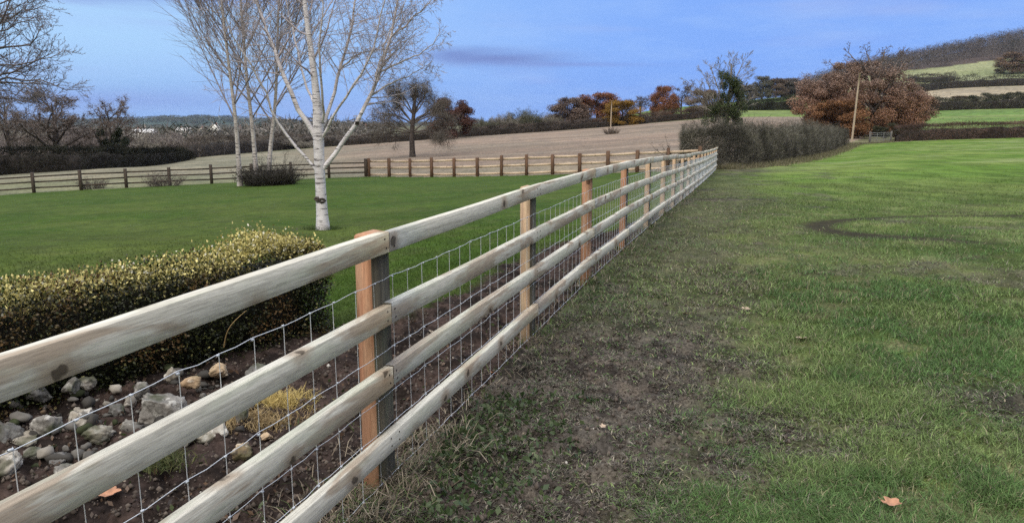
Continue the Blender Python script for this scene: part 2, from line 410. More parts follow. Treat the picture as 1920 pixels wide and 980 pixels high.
def wood_mat(name, pale, dark, stain, moss=(.30, .36, .27)):
    m, nt, b = newmat(name)
    g = mapping(nt, (1.0, 62, 62), rnd=True); o = mapping(nt, (1, 1, 1), rnd=True); o2 = mapping(nt, (.5, 3.0, 3.0), rnd=True)
    wv = noise(nt, g, 1.3, 4, .6, .8)
    gr = noise(nt, g, 4.5, 3, .6)
    pt = noise(nt, o2, 2.2, 4, .6, .5)
    pt2 = noise(nt, o2, 5.0, 3, .6)
    c = mixc(nt, ramp(nt, wv, .42, .56), dark, pale)
    c = mixc(nt, ramp(nt, gr, .3, .72, 0, .45), c, mixc(nt, 1.0, c, (.62, .6, .58), 'MULTIPLY'))
    c = mixc(nt, ramp(nt, pt, .50, .58, 0, .75), c, stain)
    c = mixc(nt, ramp(nt, pt2, .46, .66, 0, .6), c, moss)
    # knots
    kq = N(nt, 'ShaderNodeSeparateXYZ'); nt.links.new(mapping(nt, (3.4, 4.2, 4.2), rnd=True), kq.inputs[0])
    kc = N(nt, 'ShaderNodeCombineXYZ'); kad = N(nt, 'ShaderNodeMath', operation='ADD'); nt.links.new(kq.outputs[1], kad.inputs[0]); nt.links.new(kq.outputs[2], kad.inputs[1])
    nt.links.new(kq.outputs[0], kc.inputs[0]); nt.links.new(kad.outputs[0], kc.inputs[1]); kv = kc.outputs[0]
    vo = N(nt, 'ShaderNodeTexVoronoi', voronoi_dimensions='2D'); vo.inputs['Scale'].default_value = 1.0; vo.inputs['Randomness'].default_value = 1.0
    kd = N(nt, 'ShaderNodeVectorMath', operation='ADD'); kn = N(nt, 'ShaderNodeTexNoise'); kn.inputs['Scale'].default_value = 22.0; nt.links.new(o, kn.inputs['Vector'])
    ks = N(nt, 'ShaderNodeVectorMath', operation='SCALE'); ks.inputs['Scale'].default_value = .20; nt.links.new(kn.outputs['Color'], ks.inputs[0])
    nt.links.new(kv, kd.inputs[0]); nt.links.new(ks.outputs[0], kd.inputs[1]); nt.links.new(kd.outputs[0], vo.inputs['Vector'])
    sg = N(nt, 'ShaderNodeSeparateColor'); nt.links.new(vo.outputs['Color'], sg.inputs[0])
    sel = ramp(nt, sg.outputs[0], .56, .58)
    def mul(a_, b_):
        q = N(nt, 'ShaderNodeMath', operation='MULTIPLY'); nt.links.new(a_, q.inputs[0]); nt.links.new(b_, q.inputs[1]); return q.outputs[0]
    k = mul(sel, ramp(nt, vo.outputs['Distance'], .05, .085, .85, 0))
    ring = mul(sel, ramp(nt, vo.outputs['Distance'], .08, .30, .75, 0))
    c = mixc(nt, ring, c, stain)
    c = mixc(nt, k, c, tuple(x * .22 for x in stain))
    fn = noise(nt, mapping(nt, (14, 160, 160), rnd=True), 1.0, 4, .7)
    c = mixc(nt, ramp(nt, fn, .46, .60, 0, .5), c, mixc(nt, 1.0, c, (.6, .6, .6), 'MULTIPLY'))
    nt.links.new(c, b.inputs['Base Color']); b.inputs['Roughness'].default_value = .8; b.inputs['Specular IOR Level'].default_value = .2
    bump(nt, b, gr, .12, .002)
    return m
MRAIL = wood_mat('weathered_rail', (.66, .635, .55), (.53, .505, .43), (.31, .235, .165), moss=(.47, .485, .38))
MPOST = wood_mat('treated_post', (.50, .265, .155), (.38, .19, .11), (.30, .165, .10), moss=(.42, .27, .17))
MPOSTT = wood_mat('pale_treated_post', (.60, .43, .28), (.47, .33, .22), (.36, .25, .16), moss=(.45, .38, .26))
MPOSTG = wood_mat('treated_post_greened_shaded', (.13, .115, .085), (.08, .072, .055), (.07, .055, .042), moss=(.10, .11, .07))  # green weathering plus the shaded side's darkness in one colour
MOLDRAIL = wood_mat('old_rail', (.085, .064, .050), (.055, .042, .034), (.045, .034, .026), moss=(.06, .055, .04))
MNEWRAIL = wood_mat('pale_rail', (.66, .52, .38), (.56, .43, .31), (.46, .35, .25), moss=(.55, .45, .34))
MBPOST = wood_mat('brown_post', (.17, .095, .058), (.11, .063, .04), (.08, .048, .03), moss=(.13, .085, .055))
def plain(name, c, rough=.7, metal=0.0, sp=.3, nscale=None, var=.25):
    m, nt, b = newmat(name); b.inputs['Roughness'].default_value = rough; b.inputs['Metallic'].default_value = metal
    b.inputs['Specular IOR Level'].default_value = sp
    if nscale:
        n = noise(nt, mapping(nt, (1, 1, 1), rnd=True), nscale, 4, .6)
        cc = mixc(nt, ramp(nt, n, .3, .7), tuple(x * (1 - var) for x in c), tuple(min(1, x * (1 + var)) for x in c))
        nt.links.new(cc, b.inputs['Base Color'])
    else: b.inputs['Base Color'].default_value = c + (1,)
    return m
MWIRE = plain('galvanised_wire', (.62, .64, .66), .45, .35)

# ------------------------------------------------------------------ ground
FEND = (FX0 + FSL * (36.3 - 3), 36.3)                # where the near fence stops
L2a = (xpx(692, 331, 47), 47.0)                       # far corner where old fence meets new
L2l = [(-46., 36.0), (xpx(0, 365, 40), 40.0), (xpx(345, 346, 43.6), 43.6), L2a]
GARDEN = [FEND] + [L2a] + L2l[::-1][1:] + [(-60., 30.), (-60., -30.), (FX0 + FSL * (-33), -30.)]
HB = [(FEND[0] + .3, 37.3), (42.0, 95.0)]             # boundary hedge
PADDOCK = [(FX0 + FSL * (-33), -30.), FEND, HB[0], HB[1], (50., 97.5), (67., 98.), (170., 96.), (170., -30.)]
PL = [(px, Y) for px, Y in ((-160, 62), (0, 66), (200, 72), (345, 100), (450, 125), (640, 150), (880, 150), (1020, 152), (1150, 157), (1300, 162), (1560, 168), (1625, 112))]
PLOUGH = L2l + [FEND, HB[0], HB[1]] + [(acol(p) * y, y) for p, y in PL][::-1] + [(-60., 45.)]
def inpoly(X, Y, poly):
    ins = np.zeros(X.shape, bool); n = len(poly)
    for i in range(n):
        x1, y1 = poly[i]; x2, y2 = poly[(i + 1) % n]
        c = ((y1 > Y) != (y2 > Y)) & (X < (x2 - x1) * (Y - y1) / ((y2 - y1) or 1e-9) + x1)
        ins ^= c
    return ins
def zone(X, Y):
    z = np.full(X.shape, 3)
    z[inpoly(X, Y, PLOUGH)] = 2
    z[inpoly(X, Y, GARDEN)] = 0
    z[inpoly(X, Y, PADDOCK)] = 1
    return z
def lerp(a, b, t): return a * (1 - t[..., None]) + b * t[..., None]
def C(*c): return np.array(c, float)
def gcolor(X, Y, zn):
    X = np.asarray(X, float); Y = np.asarray(Y, float)
    a = X / np.maximum(Y, .1); px = a / CS * FPX + 960
    out = np.zeros(X.shape + (3,))
    n1 = NA.fbm(X * .35, Y * .35, 4); n2 = NB.fbm(X * 2.3, Y * 2.3, 4); n3 = NC.fbm(X * .05, Y * .05, 4)
    lawn = lerp(C(.040, .071, .012), C(.062, .086, .020), sstep(.3, .7, n1)); lawn = lerp(lawn, C(.062, .076, .026), .5 * sstep(.45, .7, n2)); lawn = lawn * (.84 + .16 * sstep(.3, .7, NC.fbm(X * .9 + 7, Y * .7, 4)) + .18 * sstep(.3, .7, NB.fbm(X * 4.5, Y * 3.0, 3)))[..., None]
    lawn = lerp(lawn, C(.050, .082, .020), .6 * sstep(14, 45, Y))
    s = soilstrip(X, Y); lawn = lerp(lawn, lerp(C(.017, .013, .012), C(.045, .032, .029), sstep(.35, .65, NA.fbm(X * 7, Y * 7, 4))), s)
    out[zn == 0] = lawn[zn == 0]
    far = sstep(6, 34, Y); hf = NA.fbm(X * 1.7, Y * 1.1, 4)
    pg = lerp(C(.052, .076, .022), C(.085, .108, .036), sstep(.35, .65, n1)); pg = lerp(pg, C(.135, .125, .075), .5 * sstep(.5, .7, n2) * (1 - .5 * far))
    pgf = lerp(C(.078, .135, .024), C(.118, .162, .042), sstep(.3, .7, NB.fbm(X * .25, Y * .30, 4))); pg = lerp(pg, pgf, far)
    pg = pg * (.80 + .45 * sstep(.3, .7, hf))[..., None]
    # the worn, browner edge along fence and hedge further off
    d = fdist(X, Y); wr = (1 - sstep(1.3, 3.3 + 2 * (n1 - .5), d)) * sstep(4, 9, Y) * (Y < 60)
    pg = lerp(pg, C(.066, .070, .034), .42 * wr)
    pale = sstep(.60, .72, NC.fbm(X * .16, Y * .6 + 3, 3)) * sstep(18, 35, Y); pg = lerp(pg, C(.20, .23, .11), .55 * pale)
    md = mudness(X, Y); pg = lerp(pg, lerp(C(.028, .024, .022), C(.095, .082, .072), sstep(.3, .7, NA.fbm(X * 6, Y * 6, 4))), np.clip(md * 1.05, 0, 1))
    pg = lerp(pg, C(.035, .03, .022), .92 * tyre(X, Y))
    out[zn == 1] = pg[zn == 1]
    st = NB.fbm(X * .03, Y * .35, 4)
    pl = lerp(C(.172, .134, .108), C(.230, .182, .148), sstep(.3, .7, st))
    pl = lerp(pl, lerp(C(.15, .142, .105), C(.205, .19, .145), sstep(.3, .7, n1)), 1 - sstep(420, 800, px + (n3 - .5) * 200))
    pl = lerp(pl, C(.14, .15, .085), .7 * (1 - sstep(44, 60, Y + (n1 - .5) * 10)) * (1 - .6 * sstep(500, 800, px)))
    out[zn == 2] = pl[zn == 2]
    hl = lerp(C(.10, .095, .06), C(.14, .14, .08), sstep(.3, .7, n3))
    gr = lerp(C(.10, .16, .045), C(.14, .18, .065), sstep(.3, .7, NA.fbm(X * .03, Y * .05, 3)))
    tan = lerp(C(.22, .19, .14), C(.28, .24, .175), sstep(.3, .7, NA.fbm(X * .06, Y * .06, 3)))
    hl = np.where(((px > 1150) & (Y > 165) & (Y < 425))[..., None], gr, hl)
    hl = np.where(((px > 1690) & (Y > 98) & (Y < 262))[..., None], gr * 1.05, hl)
    hl = np.where(((px > 1690) & (Y >= 262) & (Y < 305))[..., None], gr * .8, hl)
    hl = np.where(((px > 1600) & (Y >= 305) & (Y < 445))[..., None], tan, hl)
    hl = np.where(((px > 1500) & (Y >= 445) & (Y < 740))[..., None], lerp(C(.17, .185, .095), C(.22, .23, .13), sstep(.3, .7, NA.fbm(X * .02, Y * .02, 3))), hl)
    hl = np.where(((px > 1400) & (Y >= 740))[..., None], C(.07, .055, .05), hl)
    fr = (px < 1100) & (Y > 1500)
    hl = np.where(fr[..., None], lerp(C(.05, .07, .06), C(.10, .13, .075), sstep(.52, .62, NC.fbm(X * .0016, Y * .0016, 3))), hl)
    out[zn == 3] = hl[zn == 3]
    return out
def build_ground():
    phi = np.concatenate([np.linspace(-180, -50, 40)[:-1], np.linspace(-50, -40, 20)[:-1], np.linspace(-40, 40, 420), np.linspace(40, 50, 20)[1:], np.linspace(50, 180, 40)[1:-1]])
    ph = np.radians(phi); nph = len(ph)
    rr = np.concatenate([np.linspace(.4, 1.9, 14)[:-1], np.exp(np.linspace(math.log(1.9), math.log(12), 230))[:-1], np.exp(np.linspace(math.log(12), math.log(6450), 430))])
    Pg, Rg = np.meshgrid(ph, rr)
    X = (np.sin(Pg) * Rg); Y = (np.cos(Pg) * Rg)
    Z = H(X.ravel(), Y.ravel()).reshape(X.shape)
    V = np.stack([X, Y, Z], -1).reshape(-1, 3)
    V = np.concatenate([V, [[0, 0, H0(0, 0)]]])
    i = np.arange(len(rr) - 1)[:, None] * nph; j = np.arange(nph)[None]; j2 = (j + 1) % nph
    F = np.stack([i + j, i + j2, i + nph + j2, i + nph + j], -1).reshape(-1, 4)[:, ::-1]
    cx = V[F].mean(1); zf = zone(cx[:, 0], cx[:, 1])
    fan = np.stack([np.arange(nph), (np.arange(nph) + 1) % nph, np.full(nph, len(V) - 1)], -1)[:, ::-1]
    cf = V[fan].mean(1); zfan = zone(cf[:, 0], cf[:, 1])
    names = ['lawn', 'paddock', 'stubble_field', 'hills']
    mats = [ground_mat('lawn_turf', 26., .6, .02, 1.0), ground_mat('paddock_earth', 55., .7, .015), ground_mat('stubble', 5., .5, .08), ground_mat('far_land', .5, .3, .3)]
    for k in range(4):
        f4 = F[zf == k]; f3 = fan[zfan == k]
        used = np.unique(np.concatenate([f4.ravel(), f3.ravel()]))
        mp = np.full(len(V), -1); mp[used] = np.arange(len(used))
        v = V[used]; c = gcolor(v[:, 0], v[:, 1], np.full(len(v), k))
        o = mk(names[k], v, [mp[f4]] + ([mp[f3]] if len(f3) else []), mats[k], col=c, smooth=True)
        tag(o, kind='structure')
build_ground()

# ------------------------------------------------------------------ grass
def blades(P, n_up, L, W, rng, col, lean, bent=True):
    n = len(P)
    az_ = rng.rand(n) * 2 * math.pi
    ln = np.clip(lean + rng.normal(size=n) * .25, 0.05, 1.5)
    D1 = np.stack([np.cos(az_) * np.sin(ln * .7), np.sin(az_) * np.sin(ln * .7), np.cos(ln * .7)], -1)
    l2 = np.clip(ln * 1.5, 0, 1.62)
    D2 = np.stack([np.cos(az_) * np.sin(l2), np.sin(az_) * np.sin(l2), np.cos(l2)], -1)
    sa = rng.rand(n) * 2 * math.pi
    S = np.stack([np.cos(sa), np.sin(sa), np.zeros(n)], -1)
    L = L[:, None]; W = W[:, None]
    if bent:
        V = np.empty((n, 5, 3)); M = P + D1 * L * .5
        V[:, 0] = P - S * W / 2; V[:, 1] = P + S * W / 2; V[:, 2] = M + S * W * .4; V[:, 3] = M - S * W * .4; V[:, 4] = M + D2 * L * .5
        b = np.arange(n)[:, None] * 5
        return V.reshape(-1, 3), [b + np.array([0, 1, 2, 3]), b + np.array([3, 2, 4])], np.repeat(col, 5, 0)
    V = np.empty((n, 3, 3)); V[:, 0] = P - S * W / 2; V[:, 1] = P + S * W / 2; V[:, 2] = P + D1 * L * .4 + D2 * L * .5
    return V.reshape(-1, 3), [np.arange(3 * n).reshape(n, 3)], np.repeat(col, 3, 0)
def polar_pts(rng, n, r0, r1, pw, lo=-42, hi=42):
    u = rng.rand(n); k = 1 - pw
    r = (r0 ** k + u * (r1 ** k - r0 ** k)) ** (1 / k)
    ph = np.radians(lo + (hi - lo) * rng.rand(n))
    return np.sin(ph) * r, np.cos(ph) * r, r
def paddock_grass():
    rng = np.random.RandomState(7)
    X, Y, r = polar_pts(rng, 900000, 2.0, 45, 1.75, -24, 42)
    k = fdist(X, Y) > .03
    X, Y, r = X[k], Y[k], r[k]
    k = zone(X, Y) == 1; X, Y, r = X[k], Y[k], r[k]
    k = rng.rand(len(r)) > .97 * sstep(12, 40, r); X, Y, r = X[k], Y[k], r[k]
    md = mudness(X, Y); ty = tyre(X, Y)
    clump = NB.fbm(X * 5, Y * 5, 3)
    k = rng.rand(len(X)) < np.clip((1 - .55 * md) * (.18 + 1.25 * sstep(.33, .60, clump)) * (1 - .97 * ty), 0, 1)
    X, Y, r, md, clump = X[k], Y[k], r[k], md[k], clump[k]
    n = len(X)
    P = np.stack([X, Y, H(X, Y) - .004], -1)
    base = gcolor(X, Y, np.ones(n, int))
    green = lerp(C(.105, .165, .050), C(.225, .305, .115), rng.rand(n)); green = lerp(green, C(.065, .150, .045), .7 * sstep(.45, .6, NC.fbm(X * 1.2, Y * 1.2, 3)))
    green = lerp(green, C(.13, .20, .05), .75 * sstep(7, 30, r))
    olive = lerp(C(.15, .145, .08), C(.27, .255, .15), rng.rand(n))
    dead = lerp(C(.055, .048, .040), C(.26, .235, .19), rng.rand(n) ** 1.7)
    d = fdist(X, Y); wr = (1 - sstep(1.0, 2.8, d)) * sstep(3.5, 8, Y)
    c = lerp(green, olive, (rng.rand(n) < (.12 + .32 * wr)).astype(float))
    c = lerp(c, dead, (rng.rand(n) < np.clip(.05 + .80 * md, 0, 1)).astype(float))
    c = c * (.45 + 1.15 * rng.rand(n) ** 1.3)[:, None]
    st = rng.rand(n) < .010; c[st] = C(.42, .36, .25) * (.6 + .6 * rng.rand(st.sum()))[:, None]
    fb = (.10 + .80 * sstep(8, 30, r))[:, None]; c = c * (1 - fb) + base * fb * 1.55
    L = (.028 + .060 * rng.rand(n) * (.3 + clump)) * (1 - .35 * md) * (1 + r / 60)
    W = np.maximum(.0024 + .0024 * rng.rand(n), .00085 * r) * (1 + .5 * md)
    lean = .85 + .45 * md + .3 * (NC.fbm(X * 3, Y * 3, 2) - .5)
    nr = r < 8
    a = blades(P[nr], None, L[nr], W[nr], rng, c[nr], lean[nr])
    b = blades(P[~nr], None, L[~nr], W[~nr], rng, c[~nr], lean[~nr], False)
    V, F = joinm([(a[0], a[1]), (b[0], b[1])])
    o = mk('grass', V, F, MGRASS, col=np.concatenate([a[2], b[2]]))
    tag(o, 'short green and olive grass growing over the paddock', 'grass', kind='stuff')
def lawn_grass():
    rng = np.random.RandomState(9)
    X, Y, r = polar_pts(rng, 300000, 4.5, 30, 1.6, -42, 22); k = rng.rand(len(r)) > sstep(7, 15, r); X, Y, r = X[k], Y[k], r[k]
    k = (fdist(X, Y) < -.05); X, Y, r = X[k], Y[k], r[k]
    k = zone(X, Y) == 0; X, Y, r = X[k], Y[k], r[k]
    k = rng.rand(len(X)) > soilstrip(X, Y) * .97; X, Y, r = X[k], Y[k], r[k]
    n = len(X); P = np.stack([X, Y, H(X, Y) - .003], -1)
    c = gcolor(X, Y, np.zeros(n, int)) * (1.15 + .45 * rng.rand(n))[:, None]
    V, F, c = blades(P, None, (.022 + .02 * rng.rand(n)) * (1 + r / 25), np.maximum(.004, .0010 * r), rng, c, np.full(n, .6), False)
    o = mk('mown_grass', V, F, MGRASS, col=c)
    tag(o, 'mown green grass covering the garden lawn', 'grass', kind='stuff')
paddock_grass()
lawn_grass()
def litter():
    rng = np.random.RandomState(12)
    # pale dead stalks along the foot of the near fence
    n = 5200; t = 1.6 + 20 * rng.rand(n) ** 2.0; off = rng.normal(size=n) * .10 + .02
    t0 = rng.rand(n) < .45; t[t0] = 2.1 + 1.3 * rng.rand(t0.sum()); off[t0] = rng.normal(size=t0.sum()) * .13 + .0
    pst = np.array([2.87, 4.98, 6.86, 8.98, 11.15, 13.25]); atp = rng.rand(n) < .22; t[atp] = pst[rng.randint(0, 6, atp.sum())] + rng.normal(size=atp.sum()) * .09; off[atp] = rng.normal(size=atp.sum()) * .07 - .02
    X = FX0 + (t - 3) * FSL + FN[0] * off; Y = t + FN[1] * off
    X2 = None
    P = np.stack([X, Y, H(X, Y) + .004 + .02 * rng.rand(n)], -1)
    c = lerp(C(.16, .125, .09), C(.42, .36, .27), rng.rand(n) ** 1.6); gq = rng.rand(n) < .25 + .35 * (t > 5); c[gq] = lerp(C(.05, .08, .025), C(.12, .17, .06), rng.rand(gq.sum()))
    V, F, c = blades(P, None, .05 + .10 * rng.rand(n), .002 + .002 * rng.rand(n) + .0004 * t, rng, c, np.full(n, 1.15))
    o = mk('dead_stalks', V, F, MGRASS, col=c); tag(o, 'pale dead grass stalks tangled along the foot of the rail fence', 'dead grass', kind='stuff')
    # low broad weeds beside the first post
    n = 5200; X = FX0 + (rng.rand(n) * 1.5) ** 1.0 * .75 + .12; Y = 2.35 + rng.rand(n) * 1.5
    k = (fdist(X, Y) > .06) & (rng.rand(n) < sstep(.75, .1, fdist(X, Y) + (NA.fbm(X * 5, Y * 5, 2) - .5) * .6)); X, Y = X[k], Y[k]; n = len(X)
    P = np.stack([X, Y, H(X, Y) + .03 * rng.rand(n)], -1)
    V, F = leaves(P, .02 + .022 * rng.rand(n), .014 + .012 * rng.rand(n), rng, np.array([[0, 0, .5]]), .8)
    c = np.repeat(lerp(C(.030, .055, .018), C(.09, .12, .05), rng.rand(n) ** 2), 4, 0)
    o = mk('ground_weeds', V, F, MLEAF, col=c); tag(o, 'dark low broad-leaved weeds on the mud beside the nearest post', 'weeds', kind='stuff')
    n = 9000; X, Y, r = polar_pts(rng, n, 2.4, 12, 1.4, -44, 10)
    k = (soilstrip(X, Y) > .5) & (NC.fbm(X * 2.5, Y * 2.5, 3) + .3 * rng.rand(n) > .52); X, Y = X[k], Y[k]; n = len(X)
    P = np.stack([X, Y, H(X, Y) + .004 + .012 * rng.rand(n)], -1)
    V, F = leaves(P, .014 + .030 * rng.rand(n) ** 2, .010 + .016 * rng.rand(n), rng, np.array([[0, 0, .15]]), .9)
    c = lerp(C(.03, .022, .018), C(.15, .095, .062), rng.rand(n) ** 1.6); g_ = rng.rand(n) < .12; c[g_] = C(.05, .07, .025); w_ = rng.rand(n) < .03; c[w_] = C(.30, .25, .19)
    o = mk('leaf_litter', V, F, MLEAF, col=np.repeat(c, 4, 0)); tag(o, 'brown leaf litter and debris over the dark soil between hedge and fence', 'leaf litter', kind='stuff')
    # soil crumbs and stones on the bare mud both sides of the fence
    n = 16000; X, Y, r = polar_pts(rng, n, 2.1, 12, 1.6, -38, 22)
    w = np.where(fdist(X, Y) > 0, mudness(X, Y), soilstrip(X, Y)); k = rng.rand(n) < w; X, Y, r = X[k], Y[k], r[k]; n = len(X)
    s = .003 + .012 * rng.rand(n) ** 3 + .0004 * r
    oc = np.array([[1, 0, 0], [0, 1, 0], [-1, 0, 0], [0, -1, 0], [0, 0, 1], [0, 0, -1]], float)
    of = np.array([[0, 1, 4], [1, 2, 4], [2, 3, 4], [3, 0, 4], [1, 0, 5], [2, 1, 5], [3, 2, 5], [0, 3, 5]])
    V = oc[None] * s[:, None, None] * (.6 + .8 * rng.rand(n, 6, 1)) + np.stack([X, Y, H(X, Y) + s * .3], -1)[:, None]
    F = (np.arange(n)[:, None, None] * 6 + of[None]).reshape(-1, 3)
    c = lerp(C(.045, .036, .03), C(.11, .09, .075), rng.rand(n)); st = rng.rand(n) < .005; c[st] = C(.40, .38, .35)
    o = mk('soil_crumbs', V.reshape(-1, 3), F, MTWIG, col=np.repeat(c, 6, 0)); tag(o, 'crumbs of dark soil and small chips of stone on the bare mud', 'soil', kind='stuff')
litter()

# ------------------------------------------------------------------ near fence
def near_fence():
    root = thing('post_and_rail_fence', (FX0, 3.0, Hs(FX0, 3.0)), 'new grey-green four-rail timber fence with wire netting running from the foreground to the hedge', 'fence')
    rng = random.Random(4)
    ys = [-1.1, .9, 2.87, 4.98, 6.86, 8.98, 11.15, 13.25, 15.2, 17.2] + [19.1 + 1.91 * k for k in range(10)]
    ys[-1] = 36.3
    o0 = np.array(root.location)
    base = []
    for y in ys:
        x = FX0 + FSL * (y - 3); base.append(np.array([x, y, float(H0(x, y)) - .02 * (y < 2)]))
    u3 = np.array([FU[0], FU[1], 0]); n3 = np.array([FN[0], FN[1], 0])
    ang = math.atan2(FU[1], FU[0])
    # posts: outer face on the line, 0.125 along, 0.075 deep
    for i, b in enumerate(base):
        hgt = 1.062 + rng.uniform(-.008, .008) + (.014 if i == 2 else 0)
        lx, ly = .150 / 2, .068
        tilt = rng.uniform(-.006, .006)
        V = []
        for z, e in ((-.35, 0), (.3, 0), (.7, 0), (hgt - .006, 0), (hgt, .006)):
            for sx_, sy_ in ((-1, 0), (1, 0), (1, 1), (-1, 1)):
                zz = z + (.006 if (z > .9 and sy_ == 1) else 0)
                V.append([sx_ * (lx - e) + tilt * z, (sy_ * ly if sy_ else 0) + (e if sy_ == 0 else -e), zz])
        V = np.array(V); F = []
        for k in range(4):
            for j in range(4):
                a = k * 4 + j; c = k * 4 + (j + 1) % 4; F.append([a, c, c + 4, a + 4])
        F += [[16, 17, 18, 19], [3, 2, 1, 0]]
        # local z grain -> rotate so that grain axis (x in material) runs up: build with x = up
        Vl = np.stack([V[:, 2], V[:, 0], V[:, 1]], -1)
        o = mk('post', Vl, np.array(F), MPOSTT if (i == 3 or i > 5) else MPOST, root)
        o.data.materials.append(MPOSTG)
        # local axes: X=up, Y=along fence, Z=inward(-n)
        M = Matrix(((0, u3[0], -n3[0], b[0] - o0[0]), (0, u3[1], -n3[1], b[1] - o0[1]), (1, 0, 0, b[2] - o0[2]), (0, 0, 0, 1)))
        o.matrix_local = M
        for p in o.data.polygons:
            if p.normal.z < -.5 and len(p.vertices) == 4: p.material_index = 1      # paddock side: weathered green, with its shade also put into the colour
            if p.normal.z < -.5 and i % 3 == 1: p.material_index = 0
    # rails
    tops = (1.080, .790, .530, .262); TH, HT = .038, .081
    starts = (0, 0, 0, 1)
    for ri, top in enumerate(tops):
        k = starts[ri]
        segs = ([(0, 1)] if k else [])
        while k < len(base) - 1:
            e = min(k + 2, len(base) - 1); segs.append((k, e)); k = e
        for (a, e) in segs:
            pts = []
            for q in range(a, e + 1):
                p = base[q].copy(); p[2] += top + rng.uniform(-.007, .007); pts.append(p)
            if a > 0: pts[0] = pts[0] + u3 * .003
            pts[-1] = pts[-1] - u3 * .003 if e < len(base) - 1 else pts[-1] + u3 * .05
            # densify for slight warp
            P = []
            for q in range(len(pts) - 1):
                for t in np.linspace(0, 1, 7)[:-1]: P.append(pts[q] * (1 - t) + pts[q + 1] * t)
            P.append(pts[-1]); P = np.array(P)
            s = np.linspace(0, 1, len(P)); P[:, 2] += .006 * np.sin(s * 9 + rng.random() * 6) * (rng.random() - .3)
            org = P[0]; out = TH + .002 * rng.random(); gp = .0035
            ht = HT * rng.uniform(.97, 1.04); bv = .0022
            prof = [(gp, -bv), (gp + bv, 0), (gp + out - bv, 0), (gp + out, -bv), (gp + out, -ht + bv), (gp + out - bv, -ht), (gp + bv, -ht), (gp, -ht + bv)]
            V = []
            for pp in P:
                dl = pp - org; xx = float(dl @ u3)
                wz = rng.uniform(-.0015, .0015)
                for (ny, z) in prof: V.append([xx, -ny, dl[2] + z + wz])
            n = len(P); F4 = []
            for q in range(n - 1):
                for j in range(8):
                    F4.append([q * 8 + j, (q + 1) * 8 + j, (q + 1) * 8 + (j + 1) % 8, q * 8 + (j + 1) % 8])
            F8 = np.array([[7, 6, 5, 4, 3, 2, 1, 0], [(n - 1) * 8 + j for j in range(8)]])
            o = mk('rail', np.array(V), [np.array(F4)[:, ::-1], F8[:, ::-1]], MRAIL, root)
            o.matrix_local = Matrix(((u3[0], -n3[0], 0, org[0] - o0[0]), (u3[1], -n3[1], 0, org[1] - o0[1]), (0, 0, 1, org[2] - o0[2]), (0, 0, 0, 1)))
    # netting: between posts and rails
    br = []
    hz = (.045, .125, .215, .315, .43, .60, .845); S0, S1, DS = base[0][1], base[-1][1], .152
    length = (S1 - S0) / FU[1]; ns = int(length / DS)
    def gp_(s):
        y = S0 + s * FU[1]; x = FX0 + FSL * (y - 3)
        return np.array([x, y, np.interp(y, [b[1] for b in base], [b[2] for b in base])])
    hz = (.045, .155, .270, .405, .59, .885)
    nodes = [gp_(k * DS) for k in range(ns + 1)]
    for hi_, h in enumerate(hz):
        pts = []
        for k, g in enumerate(nodes):
            sag = -.012 * math.sin(k * .9 + hi_) * .4 - .006 * (k % 2)
            pts.append(g + n3 * .0015 + np.array([0, 0, h + sag * .7]) - o0)
            if k < len(nodes) - 1 and k * DS < 12:
                pts.append((g + nodes[k + 1]) / 2 + n3 * .0015 + np.array([0, 0, h - .004 + .002 * math.sin(k * 2.1)]) - o0)
        pts = np.array(pts); d = np.linalg.norm((pts + o0)[:, :2], axis=1)
        br.append((pts, np.maximum(.0014, .00022 * d)))
    for k, g in enumerate(nodes):
        wob = rng.uniform(-.012, .012) * (1 if k * DS > 1.5 else .5)
        pts = np.array([g + n3 * .0005 + u3 * wob * (h * 1.2) + np.array([0, 0, h]) - o0 for h in (.045, .2, .4, .6, .885)])
        d = np.linalg.norm(g[:2]); br.append((pts, np.full(5, max(.0012, .00018 * d))))
    knots = []
    for k, g in enumerate(nodes[:90]):
        for h in hz:
            c = g + n3 * .002 + np.array([0, 0, h - .004]) - o0
            knots.append((np.array([c - u3 * .006, c, c + u3 * .006]), np.array([.0025, .0042, .0025])))
    V, F = tubes(br, 4); V2, F2 = tubes(knots, 5)
    V, F = joinm([(V, F), (V2, F2)])
    mk('wire_netting', V, F, MWIRE, root)
    NM = plain('rusty_nail', (.07, .055, .05), .6, .5); nmesh = None
    for i, b in enumerate(base[:6]):
        for top in tops:
            for (du, dz) in ((-.035, -.022), (-.030, -.058), (.032, -.024), (.036, -.060)):
                c = b + u3 * (du + rng.uniform(-.006, .006)) + np.array([0, 0, top + dz + rng.uniform(-.004, .004)]) - o0
                if nmesh is None:
                    V, F = tubes([(np.array([n3 * (TH + .001), n3 * (TH + .0065)]), np.array([.0045, .0038]))], 8); F.append(np.arange(8, 16)[None])
                    o = mk('nail', V, F, NM, root); nmesh = o.data
                else:
                    o = bpy.data.objects.new('nail', nmesh); COL.objects.link(o); o.parent = root
                o.location = c
near_fence()

